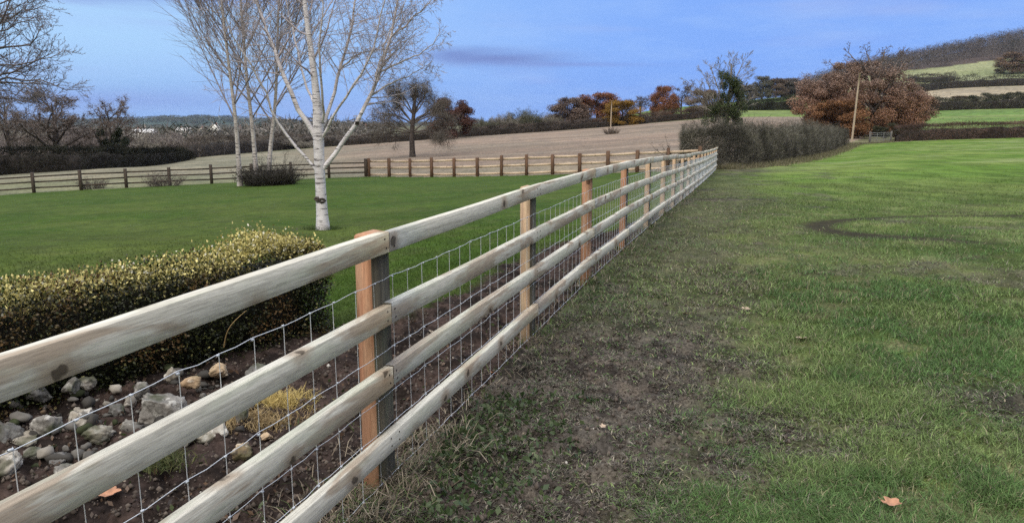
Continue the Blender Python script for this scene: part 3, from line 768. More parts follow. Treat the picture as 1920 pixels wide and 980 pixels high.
def simple_fence(name, pts, spacing, ph, pw, rails, rmat, pmat, label, cat='fence', rail_side=1, zr=.09, jit=.02, seed=1):
    rng = random.Random(seed)
    P = [np.array(p, float) for p in pts]
    L = [0]
    for a, b in zip(P, P[1:]): L.append(L[-1] + np.linalg.norm(b - a))
    n = round(L[-1] / spacing)
    def pos(s):
        x = np.interp(s, L, [p[0] for p in P]); y = np.interp(s, L, [p[1] for p in P]); return np.array([x, y])
    bs = []
    for i in range(n + 1):
        p = pos(L[-1] * i / n); bs.append(np.array([p[0], p[1], float(H0(p[0], p[1]))]))
    root = thing(name, tuple(bs[0]), label, cat); o0 = bs[0]
    for i, b in enumerate(bs):
        w = pw * (1.0 + rng.uniform(-.1, .1)); h = ph * (1 + rng.uniform(-.04, .04))
        nx = bs[min(i + 1, n)] - bs[max(i - 1, 0)]; ang = math.atan2(nx[1], nx[0])
        V, F = box_arr(((h - .35) / 2, 0, 0), (h + .35, w, w * .8)); V[V[:, 0] > 0, 0] += (V[V[:, 0] > 0, 2]) * .2
        o = mk('post', V, F, pmat, root); u = np.array([math.cos(ang), math.sin(ang), 0]); nn = np.array([u[1], -u[0], 0])
        d = b - o0; tl = rng.uniform(-.015, .015)
        o.matrix_local = Matrix(((tl, u[0], -nn[0], d[0]), (0, u[1], -nn[1], d[1]), (1, 0, 0, d[2]), (0, 0, 0, 1)))
    for r, top in enumerate(rails):
        for i in range(n):
            if callable(zr): pass
            a = bs[i]; b = bs[i + 1]; dv = b - a; l = math.hypot(dv[0], dv[1]); u = dv / l; u[2] = 0
            nn = np.array([-u[1], u[0], 0])
            off = nn * (pw * .4 + .02) * rail_side
            j0, j1 = rng.uniform(-jit, jit), rng.uniform(-jit, jit)
            x0 = 0.0 if i else -.06
            V = np.array([[x0, yy, z + zz] for x_, z in ((0, top + j0), (1, top + dv[2] + j1)) for yy, zz in ((-.018, -zr), (.018, -zr), (.018, 0), (-.018, 0)) for x0 in (x_ * (l - .004),)])
            F = np.array([[0, 1, 5, 4], [1, 2, 6, 5], [2, 3, 7, 6], [3, 0, 4, 7], [3, 2, 1, 0], [4, 5, 6, 7]])
            o = mk('rail', V, F[:, ::-1], rmat, root)
            d = a - o0 + off
            o.matrix_local = Matrix(((u[0], nn[0], 0, d[0]), (u[1], nn[1], 0, d[1]), (0, 0, 1, d[2]), (0, 0, 0, 1)))
    return root
simple_fence('old_field_fence', [L2l[0], L2l[1], L2l[2], (L2a[0] - .2, L2a[1])], 2.25, 1.08, .16, (.92, .62, .30), MOLDRAIL, MOLDRAIL,
             'old dark weathered three-rail fence along the left end of the lawn', seed=3, zr=.08)
simple_fence('new_field_fence', [L2a, (FEND[0] - .7, FEND[1] + .45)], 1.62, 1.12, .15, (1.02, .62, .2), MNEWRAIL, MBPOST,
             'newer field fence with brown posts and pale rails across the back of the lawn', seed=5, zr=.13)

# ------------------------------------------------------------------ trees
def perp(d, rng):
    q = rng.normal(size=3); s = np.cross(d, q); return s / (np.linalg.norm(s) + 1e-9)
def grow(out, p, d, L, r, lev, P, rng):
    n = P['n']; pts = [p]; dd = d.copy(); q = p.copy()
    for k in range(n - 1):
        dd = dd + rng.normal(size=3) * P['wig'] + np.array([0, 0, P['up'][min(lev, len(P['up']) - 1)]])
        dd = dd / np.linalg.norm(dd); q = q + dd * L / (n - 1); pts.append(q)
    pts = np.array(pts); rad = np.linspace(r, r * P['tip'], n)
    out.append((pts, rad, lev))
    if lev < P['max']:
        kids(out, pts, rad, L, lev, P, rng)
def kids(out, pts, rad, L, lev, P, rng, count=None, t0=None, lenf=None):
    n = len(pts); c = count or P['kids'][min(lev, len(P['kids']) - 1)]; t0 = P['t0'] if t0 is None else t0
    ts = t0 + (1 - t0) * (np.arange(c) + rng.rand(c)) / c
    for t in ts:
        f = t * (n - 1); i = min(int(f), n - 2); f -= i
        p = pts[i] * (1 - f) + pts[i + 1] * f; rr = rad[i] * (1 - f) + rad[i + 1] * f
        d = pts[i + 1] - pts[i]; d = d / np.linalg.norm(d)
        an = R(P['ang'][0] + (P['ang'][1] - P['ang'][0]) * rng.rand())
        d2 = d * math.cos(an) + perp(d, rng) * math.sin(an)
        if P.get('flat') and rng.rand() < P['flat']: d2[1] *= .5; d2 /= np.linalg.norm(d2)
        ll = L * (lenf or P['lf']) * (1.15 - .65 * t) * (.75 + .5 * rng.rand())
        grow(out, p, d2, ll, max(rr * P['rf'], P['rmin']), lev + 1, P, rng)
def spline(pts, n):
    pts = np.array(pts, float); t = np.concatenate([[0], np.cumsum(np.linalg.norm(np.diff(pts, axis=0), axis=1))]); t /= t[-1]
    s = np.linspace(0, 1, n)
    raw = np.stack([np.interp(s, t, pts[:, k]) for k in range(3)], -1)
    for _ in range(2): raw[1:-1] = (raw[:-2] + 2 * raw[1:-1] + raw[2:]) / 4
    return raw

def birch_bark(name, white, tint, zs=1.0):
    m, nt, b = newmat(name)
    o = mapping(nt, (1.0, 1.0, 9.0 * zs)); o2 = mapping(nt, (1, 1, 1))
    n1 = noise(nt, o, 3.2, 4, .6, .3); n2 = noise(nt, o2, 5.0, 4, .6); n3 = noise(nt, o, 14.0, 2, .5)
    c = mixc(nt, ramp(nt, n2, .3, .7), white, tint)
    c = mixc(nt, ramp(nt, n1, .57, .63, 0, .9), c, (.05, .045, .045))
    c = mixc(nt, ramp(nt, n3, .55, .68, 0, .6), c, (.18, .16, .15))
    nt.links.new(c, b.inputs['Base Color']); b.inputs['Roughness'].default_value = .7; b.inputs['Specular IOR Level'].default_value = .2
    bump(nt, b, n1, .4, .01)
    return m
MBIRCH = birch_bark('white_birch_bark', (.66, .64, .66), (.50, .48, .49))
MBIRCHL = birch_bark('birch_limb_bark', (.58, .55, .56), (.38, .35, .35), 1.2)
MFBIRCH = birch_bark('far_birch_bark', (.50, .47, .44), (.30, .27, .255), .6)
MTWN = plain('pale_lilac_twigs', (.34, .30, .31), .8, nscale=3, var=.35)
MTW = plain('purple_brown_twigs', (.23, .20, .205), .8, nscale=3, var=.3)
MTW2 = plain('grey_brown_twigs', (.095, .085, .078), .85, nscale=1.5, var=.3)
MBARK = plain('dark_bark', (.055, .045, .04), .9, nscale=6, var=.4)
MPALEB = plain('pale_limbs', (.21, .19, .165), .85, nscale=4, var=.3)

def tree_from(name, base, branches, label, cat, mt, mc, splitlev=1, sides=(7, 3), group=None, names=('trunk', 'crown')):
    root = thing(name, tuple(base), label, cat, group)
    a = [(p - base, r) for p, r, l in branches if l < splitlev]; b = [(p - base, r) for p, r, l in branches if l >= splitlev]
    V, F = tubes(a, sides[0]); mk(names[0], V, F, mt, root, smooth=True)
    V, F = tubes(b, sides[1]); mk(names[1], V, F, mc, root)
    return root

def garden_birch():
    rng = np.random.RandomState(21); Y0 = 14.5
    def pp(px, py, dy=0): return at(px, py, Y0 + dy)
    z0 = float(H0(*at(605, 431, Y0)[:2]))
    base = np.array([at(605, 431, Y0)[0], Y0, z0])
    mm = Y0 / FPX
    out = []; P = dict(n=6, wig=.13, up=[.0, .04, .02, .0], tip=.35, max=4, kids=[9, 7, 6, 5], t0=.12, ang=(30, 68), lf=.50, rf=.40, rmin=.0036)
    def limb(path, r0, r1, cnt, lenf=.42, n=14, lev=1):
        pts = spline([pp(*q) for q in path], n); pts[1:-1] += rng.normal(size=(n - 2, 3)) * .012
        rad = np.linspace(r0, r1, n); L = np.linalg.norm(np.diff(pts, axis=0), axis=1).sum()
        out.append((pts, rad, 0)); 
        if cnt: kids(out, pts, rad, min(L, 2.6), 1, P, rng, count=cnt, t0=.30, lenf=lenf)
    tr = spline([pp(606, 436), pp(604, 400), pp(601, 350), pp(598, 300), pp(597, 250), pp(596, 200), pp(588, 130), pp(578, 60), pp(570, 0), pp(560, -120), pp(556, -260), pp(550, -420)], 26)
    trr = np.interp(np.linspace(0, 1, 26), [0, .05, .15, .24, .35, .6, 1], [.148, .108, .096, .104, .066, .030, .006])
    out.append((tr, trr, 0)); kids(out, tr, trr, 3.2, 1, P, rng, count=20, t0=.36, lenf=.45)
    limb([(592, 318), (575, 292), (543, 262), (517, 228), (500, 175, -.2), (470, 120, -.4), (430, 60, -.6), (400, -20, -.8)], .030, .007, 24)
    limb([(604, 318), (625, 289), (655, 252), (671, 231), (698, 170, .2), (717, 128, .3), (735, 60, .3), (750, -20, .3), (760, -120, .3)], .048, .009, 38)
    limb([(594, 262), (575, 232), (559, 208), (544, 182), (535, 150), (515, 95, .3), (490, 35, .5), (475, -30, .6), (455, -130, .7)], .052, .011, 38)
    limb([(600, 250), (614, 215, .2), (630, 170, .3), (642, 120, .4), (653, 80, .4), (668, 0, .5), (680, -110, .6)], .038, .009, 32)
    limb([(602, 262), (625, 215, -.3), (657, 168, -.5), (690, 122, -.6), (705, 70, -.7), (722, 5, -.8), (735, -60, -.9)], .028, .007, 28)
    limb([(604, 230), (606, 180, -.4), (598, 110, -.6), (602, 40, -.8), (612, -60, -.9)], .028, .007, 14)
    limb([(601, 215), (575, 170, .5), (560, 100, .9), (540, 20, 1.2), (520, -70, 1.4)], .028, .007, 14)
    limb([(700, 165, .2), (712, 120, .6), (728, 60, .9), (745, 40, 1.0), (765, -10, 1.1)], .030, .006, 14)
    limb([(712, 135, .3), (760, 112, .0), (800, 96, -.2), (826, 62, -.3)], .022, .004, 9)
    limb([(733, 70, .3), (770, 40, .2), (805, 5, .0), (830, -30, .0)], .022, .004, 10)
    limb([(690, 185, .2), (715, 165, .3), (750, 150, .2), (790, 130, .2), (812, 115, .2)], .020, .004, 9)
    limb([(640, 130, .4), (665, 105, .3), (690, 92, .2)], .022, .005, 7)
    root = tree_from('silver_birch', base, out, 'white-barked bare silver birch alone on the lawn behind the clipped hedge', 'tree', MBIRCH, MTWN, 1, (10, 3))
    # thinner limbs take a duller bark: swap on faces far up the tree
    tk = [o for o in root.children if o.name.startswith('trunk')][0]
    tk.data.materials.append(MBIRCHL)
    zc = np.array([p.center.z for p in tk.data.polygons])
    nfirst = 25 * 10
    for i, p in enumerate(tk.data.polygons):
        xr = p.area
        if i >= 25 * 10 and p.center.z > 2.3 or p.center.z > 6: p.material_index = 1
    # dark scar ring round the trunk
    c = at(601, 374, Y0) - base; sc = []
    for (cx, cz, rr) in ((-.045, .02, .04), (.05, -.01, .05)):
        th = np.linspace(0, 2 * math.pi, 14)
        xs = cx + rr * .9 * np.cos(th); zs = cz + rr * .7 * np.sin(th)
        ys_ = -np.sqrt(np.maximum(.112 ** 2 - xs ** 2, .001)) + .003
        sc.append((np.stack([xs + c[0], ys_, zs + c[2]], -1), np.full(14, .022)))
    xs = np.linspace(-.108, .108, 14); sc.append((np.stack([xs + c[0], -np.sqrt(np.maximum(.113 ** 2 - xs ** 2, 0)) + .003, c[2] + .02 * np.sin(xs * 40)], -1), np.full(14, .016)))
    V, F = tubes(sc, 6); V += np.random.RandomState(2).normal(size=V.shape) * .003
    mk('bark_scar', V, F, MBARK, root)
    c = at(671, 231, Y0) - base
    V, F = tubes([(np.array([c + [0, -.06, -.03], c + [0, -.07, .03]]), np.array([.042, .038]))], 8)
    mk('branch_stub', V, [F[0], np.array([list(range(8, 16))])], MBARK, root)
garden_birch()

def far_birch(px0, py0, Y0, path, spread_l, label, seed, grp='slender birches at the back of the lawn'):
    rng = np.random.RandomState(seed)
    x, y = at(px0, py0, Y0)[:2]; base = np.array([x, y, float(H0(x, y))])
    out = []; P = dict(n=5, wig=.05, up=[.0, .10, .07, .04], tip=.35, max=4, kids=[9, 8, 6, 4], t0=.15, ang=(18, 42), lf=.50, rf=.5, rmin=.009)
    pts = [base] + [at(a, b, Y0) for a, b in path]; n = 20
    tr = spline(pts, n); trr = np.interp(np.linspace(0, 1, n), [0, .06, .3, 1], [.18, .13, .085, .02])
    out.append((tr, trr, 0))
    L = np.linalg.norm(np.diff(tr, axis=0), axis=1).sum()
    # main limbs fan out from 25% upwards
    for t in np.linspace(.26, .97, 27):
        i = int(t * (n - 1)); s = rng.choice([-1, 1], p=[spread_l, 1 - spread_l]); az_ = rng.uniform(-.9, .9)
        an = R(rng.uniform(28, 48))
        d = np.array([s * math.sin(an) * math.cos(az_), math.sin(an) * math.sin(az_), math.cos(an)])
        ll = (.50 - .36 * t) * L * rng.uniform(.8, 1.15)
        n5 = 9; q = tr[i].copy(); dd = d.copy(); lp = [q.copy()]
        for k in range(n5 - 1):
            dd = dd + np.array([0, 0, .05]) + rng.normal(size=3) * .04; dd /= np.linalg.norm(dd); q = q + dd * ll / (n5 - 1); lp.append(q.copy())
        lp = np.array(lp); rad = np.linspace(trr[i] * .55, .012, n5); out.append((lp, rad, 1)); kids(out, lp, rad, ll * .8, 1, dict(P, max=3), rng, count=17)
    tree_from('slender_birch', base, out, label, 'tree', MFBIRCH, MTW, 1, (7, 3), grp)
far_birch(450, 338, 40.5, [(447, 300), (443, 230), (434, 160), (425, 90), (415, 0), (400, -150), (395, -260)], .72, 'slender bare birch with fawn trunk, leftmost of three at the back of the lawn', 31)
far_birch(481, 334, 40.8, [(478, 290), (472, 220), (462, 150), (458, 80), (450, 0), (447, -170), (445, -280)], .5, 'slender bare birch, middle trunk of three rising from the dark shrub', 32)
far_birch(503, 332, 41.3, [(505, 290), (513, 230), (518, 180), (519, 100), (523, 0), (527, -130), (530, -230)], .4, 'slender bare birch leaning slightly right, rightmost of three by the dark shrub', 33)

def edge_tree():
    rng = np.random.RandomState(41); Y0 = 13.0
    x, y = at(-190, 430, Y0)[:2]; base = np.array([x, y, float(H0(x, y))])
    def pp(px, py, dy=0): return at(px, py, Y0 + dy)
    out = []; P = dict(n=5, wig=.14, up=[.0, .03, .04, .05], tip=.4, max=4, kids=[8, 6, 5, 4], t0=.2, ang=(25, 60), lf=.42, rf=.5, rmin=.0036)
    tr = spline([base, pp(-188, 300), pp(-180, 150), pp(-165, 0), pp(-150, -200), pp(-140, -420)], 16); trr = np.linspace(.2, .03, 16)
    out.append((tr, trr, 0)); kids(out, tr, trr, 4, 1, P, rng, count=18, t0=.4, lenf=.45)
    for path in ([(-182, 190), (-90, 160), (0, 139), (40, 128), (95, 112), (126, 96)], [(-182, 200), (-90, 175), (0, 142), (60, 140), (110, 162), (150, 166)],
                 [(-184, 240), (-80, 215), (0, 181), (10, 177), (50, 190), (90, 200)], [(-175, 120), (-80, 70), (0, 50), (18, 15), (30, -20), (60, -60)],
                 [(-178, 140), (-70, 95), (0, 90), (50, 88), (70, 70), (85, 45)], [(-172, 80), (-60, 70), (0, 62), (40, 40), (75, 28)],
                 [(-180, 160), (-80, 120), (0, 125), (60, 118), (100, 100)], [(-172, 60), (-60, 20), (20, 10), (60, -10), (90, -30)],
                 [(-182, 185), (-80, 170), (0, 153), (50, 155), (80, 160), (95, 150)], [(-170, 40), (-60, 40), (0, 30), (50, 28), (80, 12)]):
        n = 12; pts = spline([pp(*(q + (rng.uniform(-.3, .3),))) for q in path], n); rad = np.linspace(.036, .005, n); pts[1:] += rng.normal(size=(n - 1, 3)) * .025
        out.append((pts, rad, 1)); kids(out, pts, rad, 2.0, 1, P, rng, count=22, t0=.35, lenf=.36)
    tree_from('bare_garden_tree', base, out, 'bare twiggy garden tree whose branches reach in over the upper left corner', 'tree', MTW2, plain('grey_lilac_twigs', (.17, .15, .16), .8, nscale=3, var=.3), 1, (7, 3))
edge_tree()

# --- template crowns used for middle and far distance (built near unit size, height 1)
def bare_template(seed, spread=.5, lean=0, max_=4, kids0=10, thick=.028, trunk=.3, twig=.0028):
    rng = np.random.RandomState(seed)
    P = dict(n=5, wig=.16, up=[.0, .03, .03, .03], tip=.4, max=max_, kids=[kids0, 6, 6, 5], t0=.2, ang=(25, 62), lf=.5, rf=.5, rmin=twig)
    out = []; n = 8
    tr = spline([(0, 0, -.03), (.01, 0, trunk * .6), (lean * .05, 0, trunk), (lean * .15, .02, .62), (lean * .2, 0, .80)], n)
    trr = np.interp(np.linspace(0, 1, n), [0, .1, .5, 1], [thick * 1.3, thick, thick * .7, thick * .15]); out.append((tr, trr, 0))
    for k in range(kids0):
        t = rng.uniform(trunk / .8, .95); i = min(int(t * (n - 1)), n - 2); an = R(rng.uniform(35, 82) * (1.1 - .5 * t)); az_ = k * 2.4 + rng.rand()
        d = np.array([math.cos(az_) * math.sin(an), math.sin(az_) * math.sin(an), math.cos(an)])
        grow(out, tr[i], d, spread * rng.uniform(.75, 1.1) * (1.15 - .5 * t), trr[i] * .6, 1, P, rng)
    return out
def mesh_pair(out, splitlev, sides=(6, 3)):
    a = [(p, r) for p, r, l in out if l < splitlev]; b = [(p, r) for p, r, l in out if l >= splitlev]
    return tubes(a, sides[0]), tubes(b, sides[1])
def ends(out, lev): return np.array([p[-1] for p, r, l in out if l >= lev]), np.array([p[2] for p, r, l in out if l >= lev])
def crown_cloud(rng, P, n, L, W, up=.2, jit=.03, lf=False):
    i = rng.randint(0, len(P), n); Q = P[i] + rng.normal(size=(n, 3)) * jit
    return leaves(Q, L, W, rng) if lf else shards(Q, udir(rng, n, up), L, W, rng)
TEMPL = {}
def template(key):
    if key in TEMPL: return TEMPL[key]
    kind, seed = key.rsplit('_', 1); seed = int(seed); rng = np.random.RandomState(seed + 100)
    if kind == 'bare':            # open bare tree with fine outer twigs
        out = bare_template(seed, .46, kids0=13, trunk=.22); t, c = mesh_pair(out, 2)
        e, m = ends(out, 3); v, f = crown_cloud(rng, e, 3500, .035 + .03 * rng.rand(3500), .0035, .3, .02)
        c = joinm([c, (v, [f])])
        n = len(c[0]); col_ = np.tile(C(.085, .075, .07), (n, 1)) * (.8 + .5 * np.repeat(rng.rand(n // 3 + 1), 3)[:n, None])
        res = (t, c, col_)
    elif kind == 'leafy':         # oak still holding brown leaves
        out = bare_template(seed, .40, kids0=12, trunk=.16); t, c0 = mesh_pair(out, 2)
        m = 58; cc_ = np.zeros((m, 3)); aa = rng.rand(m) * 6.28; zz = .07 + .81 * rng.rand(m); rr_ = .40 * np.sqrt(np.clip(1 - ((zz - .38) / .56) ** 2, .05, 1)) * (.35 + .75 * rng.rand(m) ** .6)
        cc_ = np.stack([np.cos(aa) * rr_, np.sin(aa) * rr_, zz], -1); cr_ = .08 + .07 * rng.rand(m)
        k = 24000; i = rng.randint(0, m, k); q = udir(rng, k) * (rng.rand(k) ** .45 * cr_[i])[:, None] * np.array([1.15, 1.15, .9])
        v, f = leaves(cc_[i] + q, .016 + .016 * rng.rand(k), .016, rng)
        e, _m = ends(out, 3); k2 = 3000; v2, f2 = crown_cloud(rng, e, k2, .03 + .03 * rng.rand(k2), .004, .4, .02)
        c = joinm([(c0[0], c0[1]), (v2, [f2]), (v, [f])])
        ctone = .75 + .5 * rng.rand(m)
        cl = np.tile(C(.55, .55, .6), (len(c0[0]) + len(v2), 1)); lc = np.repeat((.6 + .8 * rng.rand(k)[:, None]) * ctone[i][:, None] * C(1, .97, .93), 4, 0)
        res = (t, c, np.concatenate([cl, lc]))
    elif kind == 'bush':          # thicket: stems fanning from the ground, fine twig haze
        n0 = 60; out = []
        P = dict(n=4, wig=.13, up=[.05, .04, .02], tip=.4, max=2, kids=[6, 5], t0=.25, ang=(15, 45), lf=.45, rf=.6, rmin=.003)
        for k in range(n0):
            a_ = rng.rand() * 6.28; q = rng.rand() ** .5 * .38; th = q * 1.4
            grow(out, np.array([math.cos(a_) * q, math.sin(a_) * q, -.03]), np.array([math.cos(a_) * math.sin(th), math.sin(a_) * math.sin(th), math.cos(th)]), .78 * (1 - .5 * q) * rng.uniform(.7, 1.15), .007, 0, P, rng)
        t, c0 = mesh_pair(out, 1, (4, 3))
        e, m = ends(out, 1); k = 14000; v, f = crown_cloud(rng, np.concatenate([e, m, m]), k, .05 + .04 * rng.rand(k), .006, .5, .03)
        c = joinm([c0, (v, [f])]); n = len(c[0])
        res = (t, c, np.tile(C(1, .96, .93), (n, 1)) * (.6 + .8 * np.repeat(rng.rand(n // 3 + 1), 3)[:n, None]))
    elif kind == 'ivy':           # dense dark leaves
        k = 20000; cl = rng.normal(size=(26, 3)) * np.array([.20, .20, .25]) + np.array([0, 0, .52]); cl[:, 2] = np.clip(cl[:, 2], .12, .93)
        i = rng.randint(0, 26, k); q = udir(rng, k) * (rng.rand(k) ** .4 * .14)[:, None]
        v, f = leaves(cl[i] + q, .022 + .015 * rng.rand(k), .018, rng)
        out = bare_template(seed, .4, kids0=8); t, c0 = mesh_pair(out, 2)
        c = joinm([c0, (v, [f])])
        res = (t, c, np.concatenate([np.tile(C(1, 1, 1), (len(c0[0]), 1)), np.repeat(np.tile(.5 + rng.rand(k)[:, None], (1, 3)), 4, 0)]))
    (tv, tf), (cv, cf), cc = res
    rr = np.hypot(cv[:, 0], cv[:, 1]); sc_ = .5 / np.percentile(rr, 96); zs = 1.0 / np.percentile(cv[:, 2], 99.6)
    for v_ in (tv, cv): v_ *= np.array([sc_, sc_, zs])
    t = mk('trunk', tv, tf, MBARK, smooth=True); c = mk('crown', cv, cf, MCROWN, col=cc)
    me = (t.data, c.data); bpy.data.objects.remove(t); bpy.data.objects.remove(c)
    TEMPL[key] = me; return me
def plant(key, name, px, Y, top, wpx, tint, label, cat='tree', group=None, rot=None, dz=0, trunkm=None):
    x = acol(px) * Y; z = float(H0(x, Y)) + dz
    h = zpy(Y, top) - z; w = wpx * Y / FPX
    tm, cm = template(key); rg = random.Random(int(px * 7 + Y))
    # template half spread about .45 -> width .9
    s = w
    root = thing(name, (x, Y, z), label, cat, group, rz=(rg.uniform(0, 6.28) if rot is None else rot), sc=(s, s, h))
    for nm, dt in (('trunk', tm), ('crown', cm)):
        o = bpy.data.objects.new(nm, dt); COL.objects.link(o); o.parent = root; o.color = tuple(tint) + (1,)
    return root
# far left trees
plant('bare_1', 'bare_tree', 12, 82, 178, 120, (1.6, 1.5, 1.4), 'bare tree with an upright dark trunk at the far left edge above the dark hedge', 'tree', 'bare field trees on the left')
plant('bare_2', 'bare_tree', 100, 78, 163, 165, (1.5, 1.4, 1.35), 'wide bare tree with crooked dark limbs rising over the dark hedge on the left', 'tree', 'bare field trees on the left')
iv = plant('bare_3', 'bare_tree', 203, 80, 182, 120, (1.6, 1.45, 1.35), 'bare oak with ivy-blackened lower half left of the white houses', 'tree', 'bare field trees on the left')
def ivy_on(root, blobs, n, seed, c0=C(.016, .022, .012), c1=C(.05, .065, .03), size=.07):
    rng = np.random.RandomState(seed); b = np.array(blobs); i = rng.randint(0, len(b), n)
    q = udir(rng, n) * (rng.rand(n) ** .4)[:, None] * b[i, 3:4] * np.array([1, 1, 1.25])
    P = b[i, :3] + q; S = np.array(root.scale)
    V, F = leaves(P, size * (.7 + .8 * rng.rand(n)), size * .8, rng)
    o = mk('ivy', V / S, F, MLEAF, root, col=np.repeat(lerp(c0, c1, rng.rand(n) ** 2), 4, 0)); return o
iv.rotation_euler = (0, 0, 0)
ivy_on(iv, [(.2, 0, 1.5, .7), (-.1, 0, 2.4, .6), (.8, 0, 2.3, .7), (1.0, 0, 1.4, .7), (-.8, 0, 3.0, .5), (-.6, 0, 2.4, .5), (.7, 0, 3.3, .5), (-1.0, 0, 3.7, .45), (1.0, 0, 3.8, .4), (1.6, 0, 2.8, .45), (.3, 0, .6, .5)], 9000, 4, size=.11)
gy = (.20, .19, .165); pu = (.175, .155, .15)
TH = [(-60, 92, 245, 170), (35, 100, 238, 150), (150, 98, 232, 160), (240, 112, 244, 150), (310, 118, 250, 140), (385, 135, 254, 150), (455, 140, 258, 140), (525, 148, 258, 140), (600, 160, 252, 130), (665, 165, 250, 110)]
DS_ = ['at the far left edge under the bare trees', 'left of the crooked bare tree', 'between the crooked bare tree and the ivy-dark oak', 'right of the ivy-dark oak below the long white roof', 'above the right end of the dark hedge',
       'left of the slender birch trunks', 'behind the leftmost slender birches', 'between the slender birches and the white birch trunk', 'directly behind the white birch trunk', 'left of the spreading bare apple tree']
for i, (px, Y, tp, w) in enumerate(TH):
    plant('bush_%d' % (1 + i % 3), 'thicket_bush', px, Y, tp, w, gy if i % 2 else pu, 'grey-brown leafless thicket ' + DS_[i], 'bush', 'leafless thickets beyond the stubble field on the left')

# spreading bare orchard tree in the stubble field
def field_tree():
    rng = np.random.RandomState(77); Y0 = 75; x = acol(772) * Y0; base = np.array([x, Y0, float(H0(x, Y0))])
    out = []; P = dict(n=6, wig=.15, up=[0, .0, .01, -.04], tip=.4, max=4, kids=[8, 8, 6, 5], t0=.35, ang=(25, 60), lf=.44, rf=.5, rmin=.014)
    mm = Y0 / FPX
    tr = spline([base + np.array(q) * mm for q in ((0, 0, -3), (0, 0, 20), (-2, 0, 40), (4, 0, 75), (8, 0, 110), (10, 0, 140))], 10); trr = np.array([.36, .28, .26, .25, .22, .18, .14, .10, .07, .03])
    out.append((tr, trr, 0))
    for q, th in enumerate(np.linspace(-1.72, 1.72, 21)):
        i0 = int(3 + 3.2 * (1 - abs(th) / 1.72)); dep = rng.uniform(-.75, .75)
        ex, ez = 78 * math.sin(th), 62 + 72 * math.cos(th) + (8 if abs(th) > 1.4 else 0)
        tip = base + np.array([ex * math.sqrt(1 - .4 * dep * dep) * rng.uniform(.85, 1.1), dep * 45, ez * rng.uniform(.9, 1.08)]) * mm; d = tip - tr[i0]; Lp = np.linalg.norm(d); d /= Lp
        grow(out, tr[i0], d, Lp * .92, .10, 1, P, rng)
    root = tree_from('apple_tree', base, out, 'spreading bare tree with short dark trunk alone in the stubble behind the new fence', 'tree', MBARK, plain('grey_twigs', (.115, .10, .088), .85, nscale=.7, var=.35), 1, (8, 3))
    e, m = ends(out, 3); k = 24000; v, f = crown_cloud(rng, np.concatenate([e, e, m]) - base, k, .25 + .30 * rng.rand(k), .018, -.1, .28)
    mk('fine_twigs', v, f, MTWIG, root, col=np.repeat(lerp(C(.06, .052, .045), C(.15, .135, .11), rng.rand(k)), 3, 0))
field_tree()
rust, drust = (.20, .095, .055), (.085, .045, .038)
brown, gold, olive = (.165, .11, .08), (.24, .15, .04), (.10, .105, .075)
plant('leafy_1', 'copper_tree', 846, 140, 186, 82, drust, 'dark copper-brown round tree behind the right side of the lone bare tree')
gl = [('bush_1', 'thicket_bush', 905, 158, 222, 60, olive, 'low grey-green thicket right of the dark copper tree'),
      ('bush_2', 'thicket_bush', 945, 160, 214, 60, gy, 'pale grey thicket along the field top, above the middle of the new fence'),
      ('bush_3', 'thicket_bush', 985, 162, 205, 75, olive, 'taller grey-green thicket along the field top left of the brown oaks'),
      ('bush_1', 'thicket_bush', 1030, 165, 212, 60, gy, 'small grey thicket next to the brown oak on the field top'),
      ('leafy_2', 'oak_tree', 1065, 168, 184, 85, (.15, .115, .10), 'pale brown round oak, leftmost oak on the field top'),
      ('leafy_1', 'oak_tree', 1120, 170, 176, 95, rust, 'rust-red round oak left of the small telegraph pole'),
      ('leafy_3', 'maple_tree', 1166, 160, 188, 70, gold, 'golden-olive small tree just right of the small telegraph pole'),
      ('bare_1', 'bare_tree', 1200, 196, 180, 60, (1.2, 1.1, 1.1), 'small bare grey tree between the golden tree and the rust tree on its own'),
      ('leafy_2', 'rust_tree', 1243, 178, 162, 52, rust, 'narrow rust-red tree standing apart in front of the green slope'),
      ('bare_2', 'bare_tree', 1276, 190, 158, 45, (1.1, 1, .95), 'thin bare tree right of the narrow rust-red tree'),
      ('leafy_3', 'bush', 1318, 175, 168, 70, (.15, .11, .08), 'brown shrubby tree left of the ivy-clad tree')]
for g in gl: plant(g[0], g[1], g[2], g[3], g[4], g[5], g[6], g[7], 'bush' if 'bush' in g[1] else 'tree', 'trees along the top of the stubble field')
# ridge
for i, (px, Y, tp, w, t, d) in enumerate(((1398, 425, 160, 34, (.11, .10, .085), 'leftmost and lowest of the dark trees on the green ridge'), (1426, 430, 143, 42, (.12, .12, .095), 'dark rounded tree second from the left on the green ridge'), (1452, 430, 147, 42, (.14, .11, .09), 'brown-black tree in the middle of the green ridge'),
                                        (1478, 435, 147, 44, (.11, .10, .09), 'dark tree on the green ridge near the big oak'), (1503, 440, 152, 44, (.12, .105, .095), 'dark tree on the ridge half behind the big brown oak'))):
    plant('leafy_%d' % (1 + i % 3), 'ridge_tree', px, Y, tp, w, t, d, 'tree', 'dark trees on the green ridge')
plant('bare_3', 'bare_tree', 1413, 300, 178, 30, (.8, .8, .8), 'little bare tree on the green slope right of the ivy-clad tree')

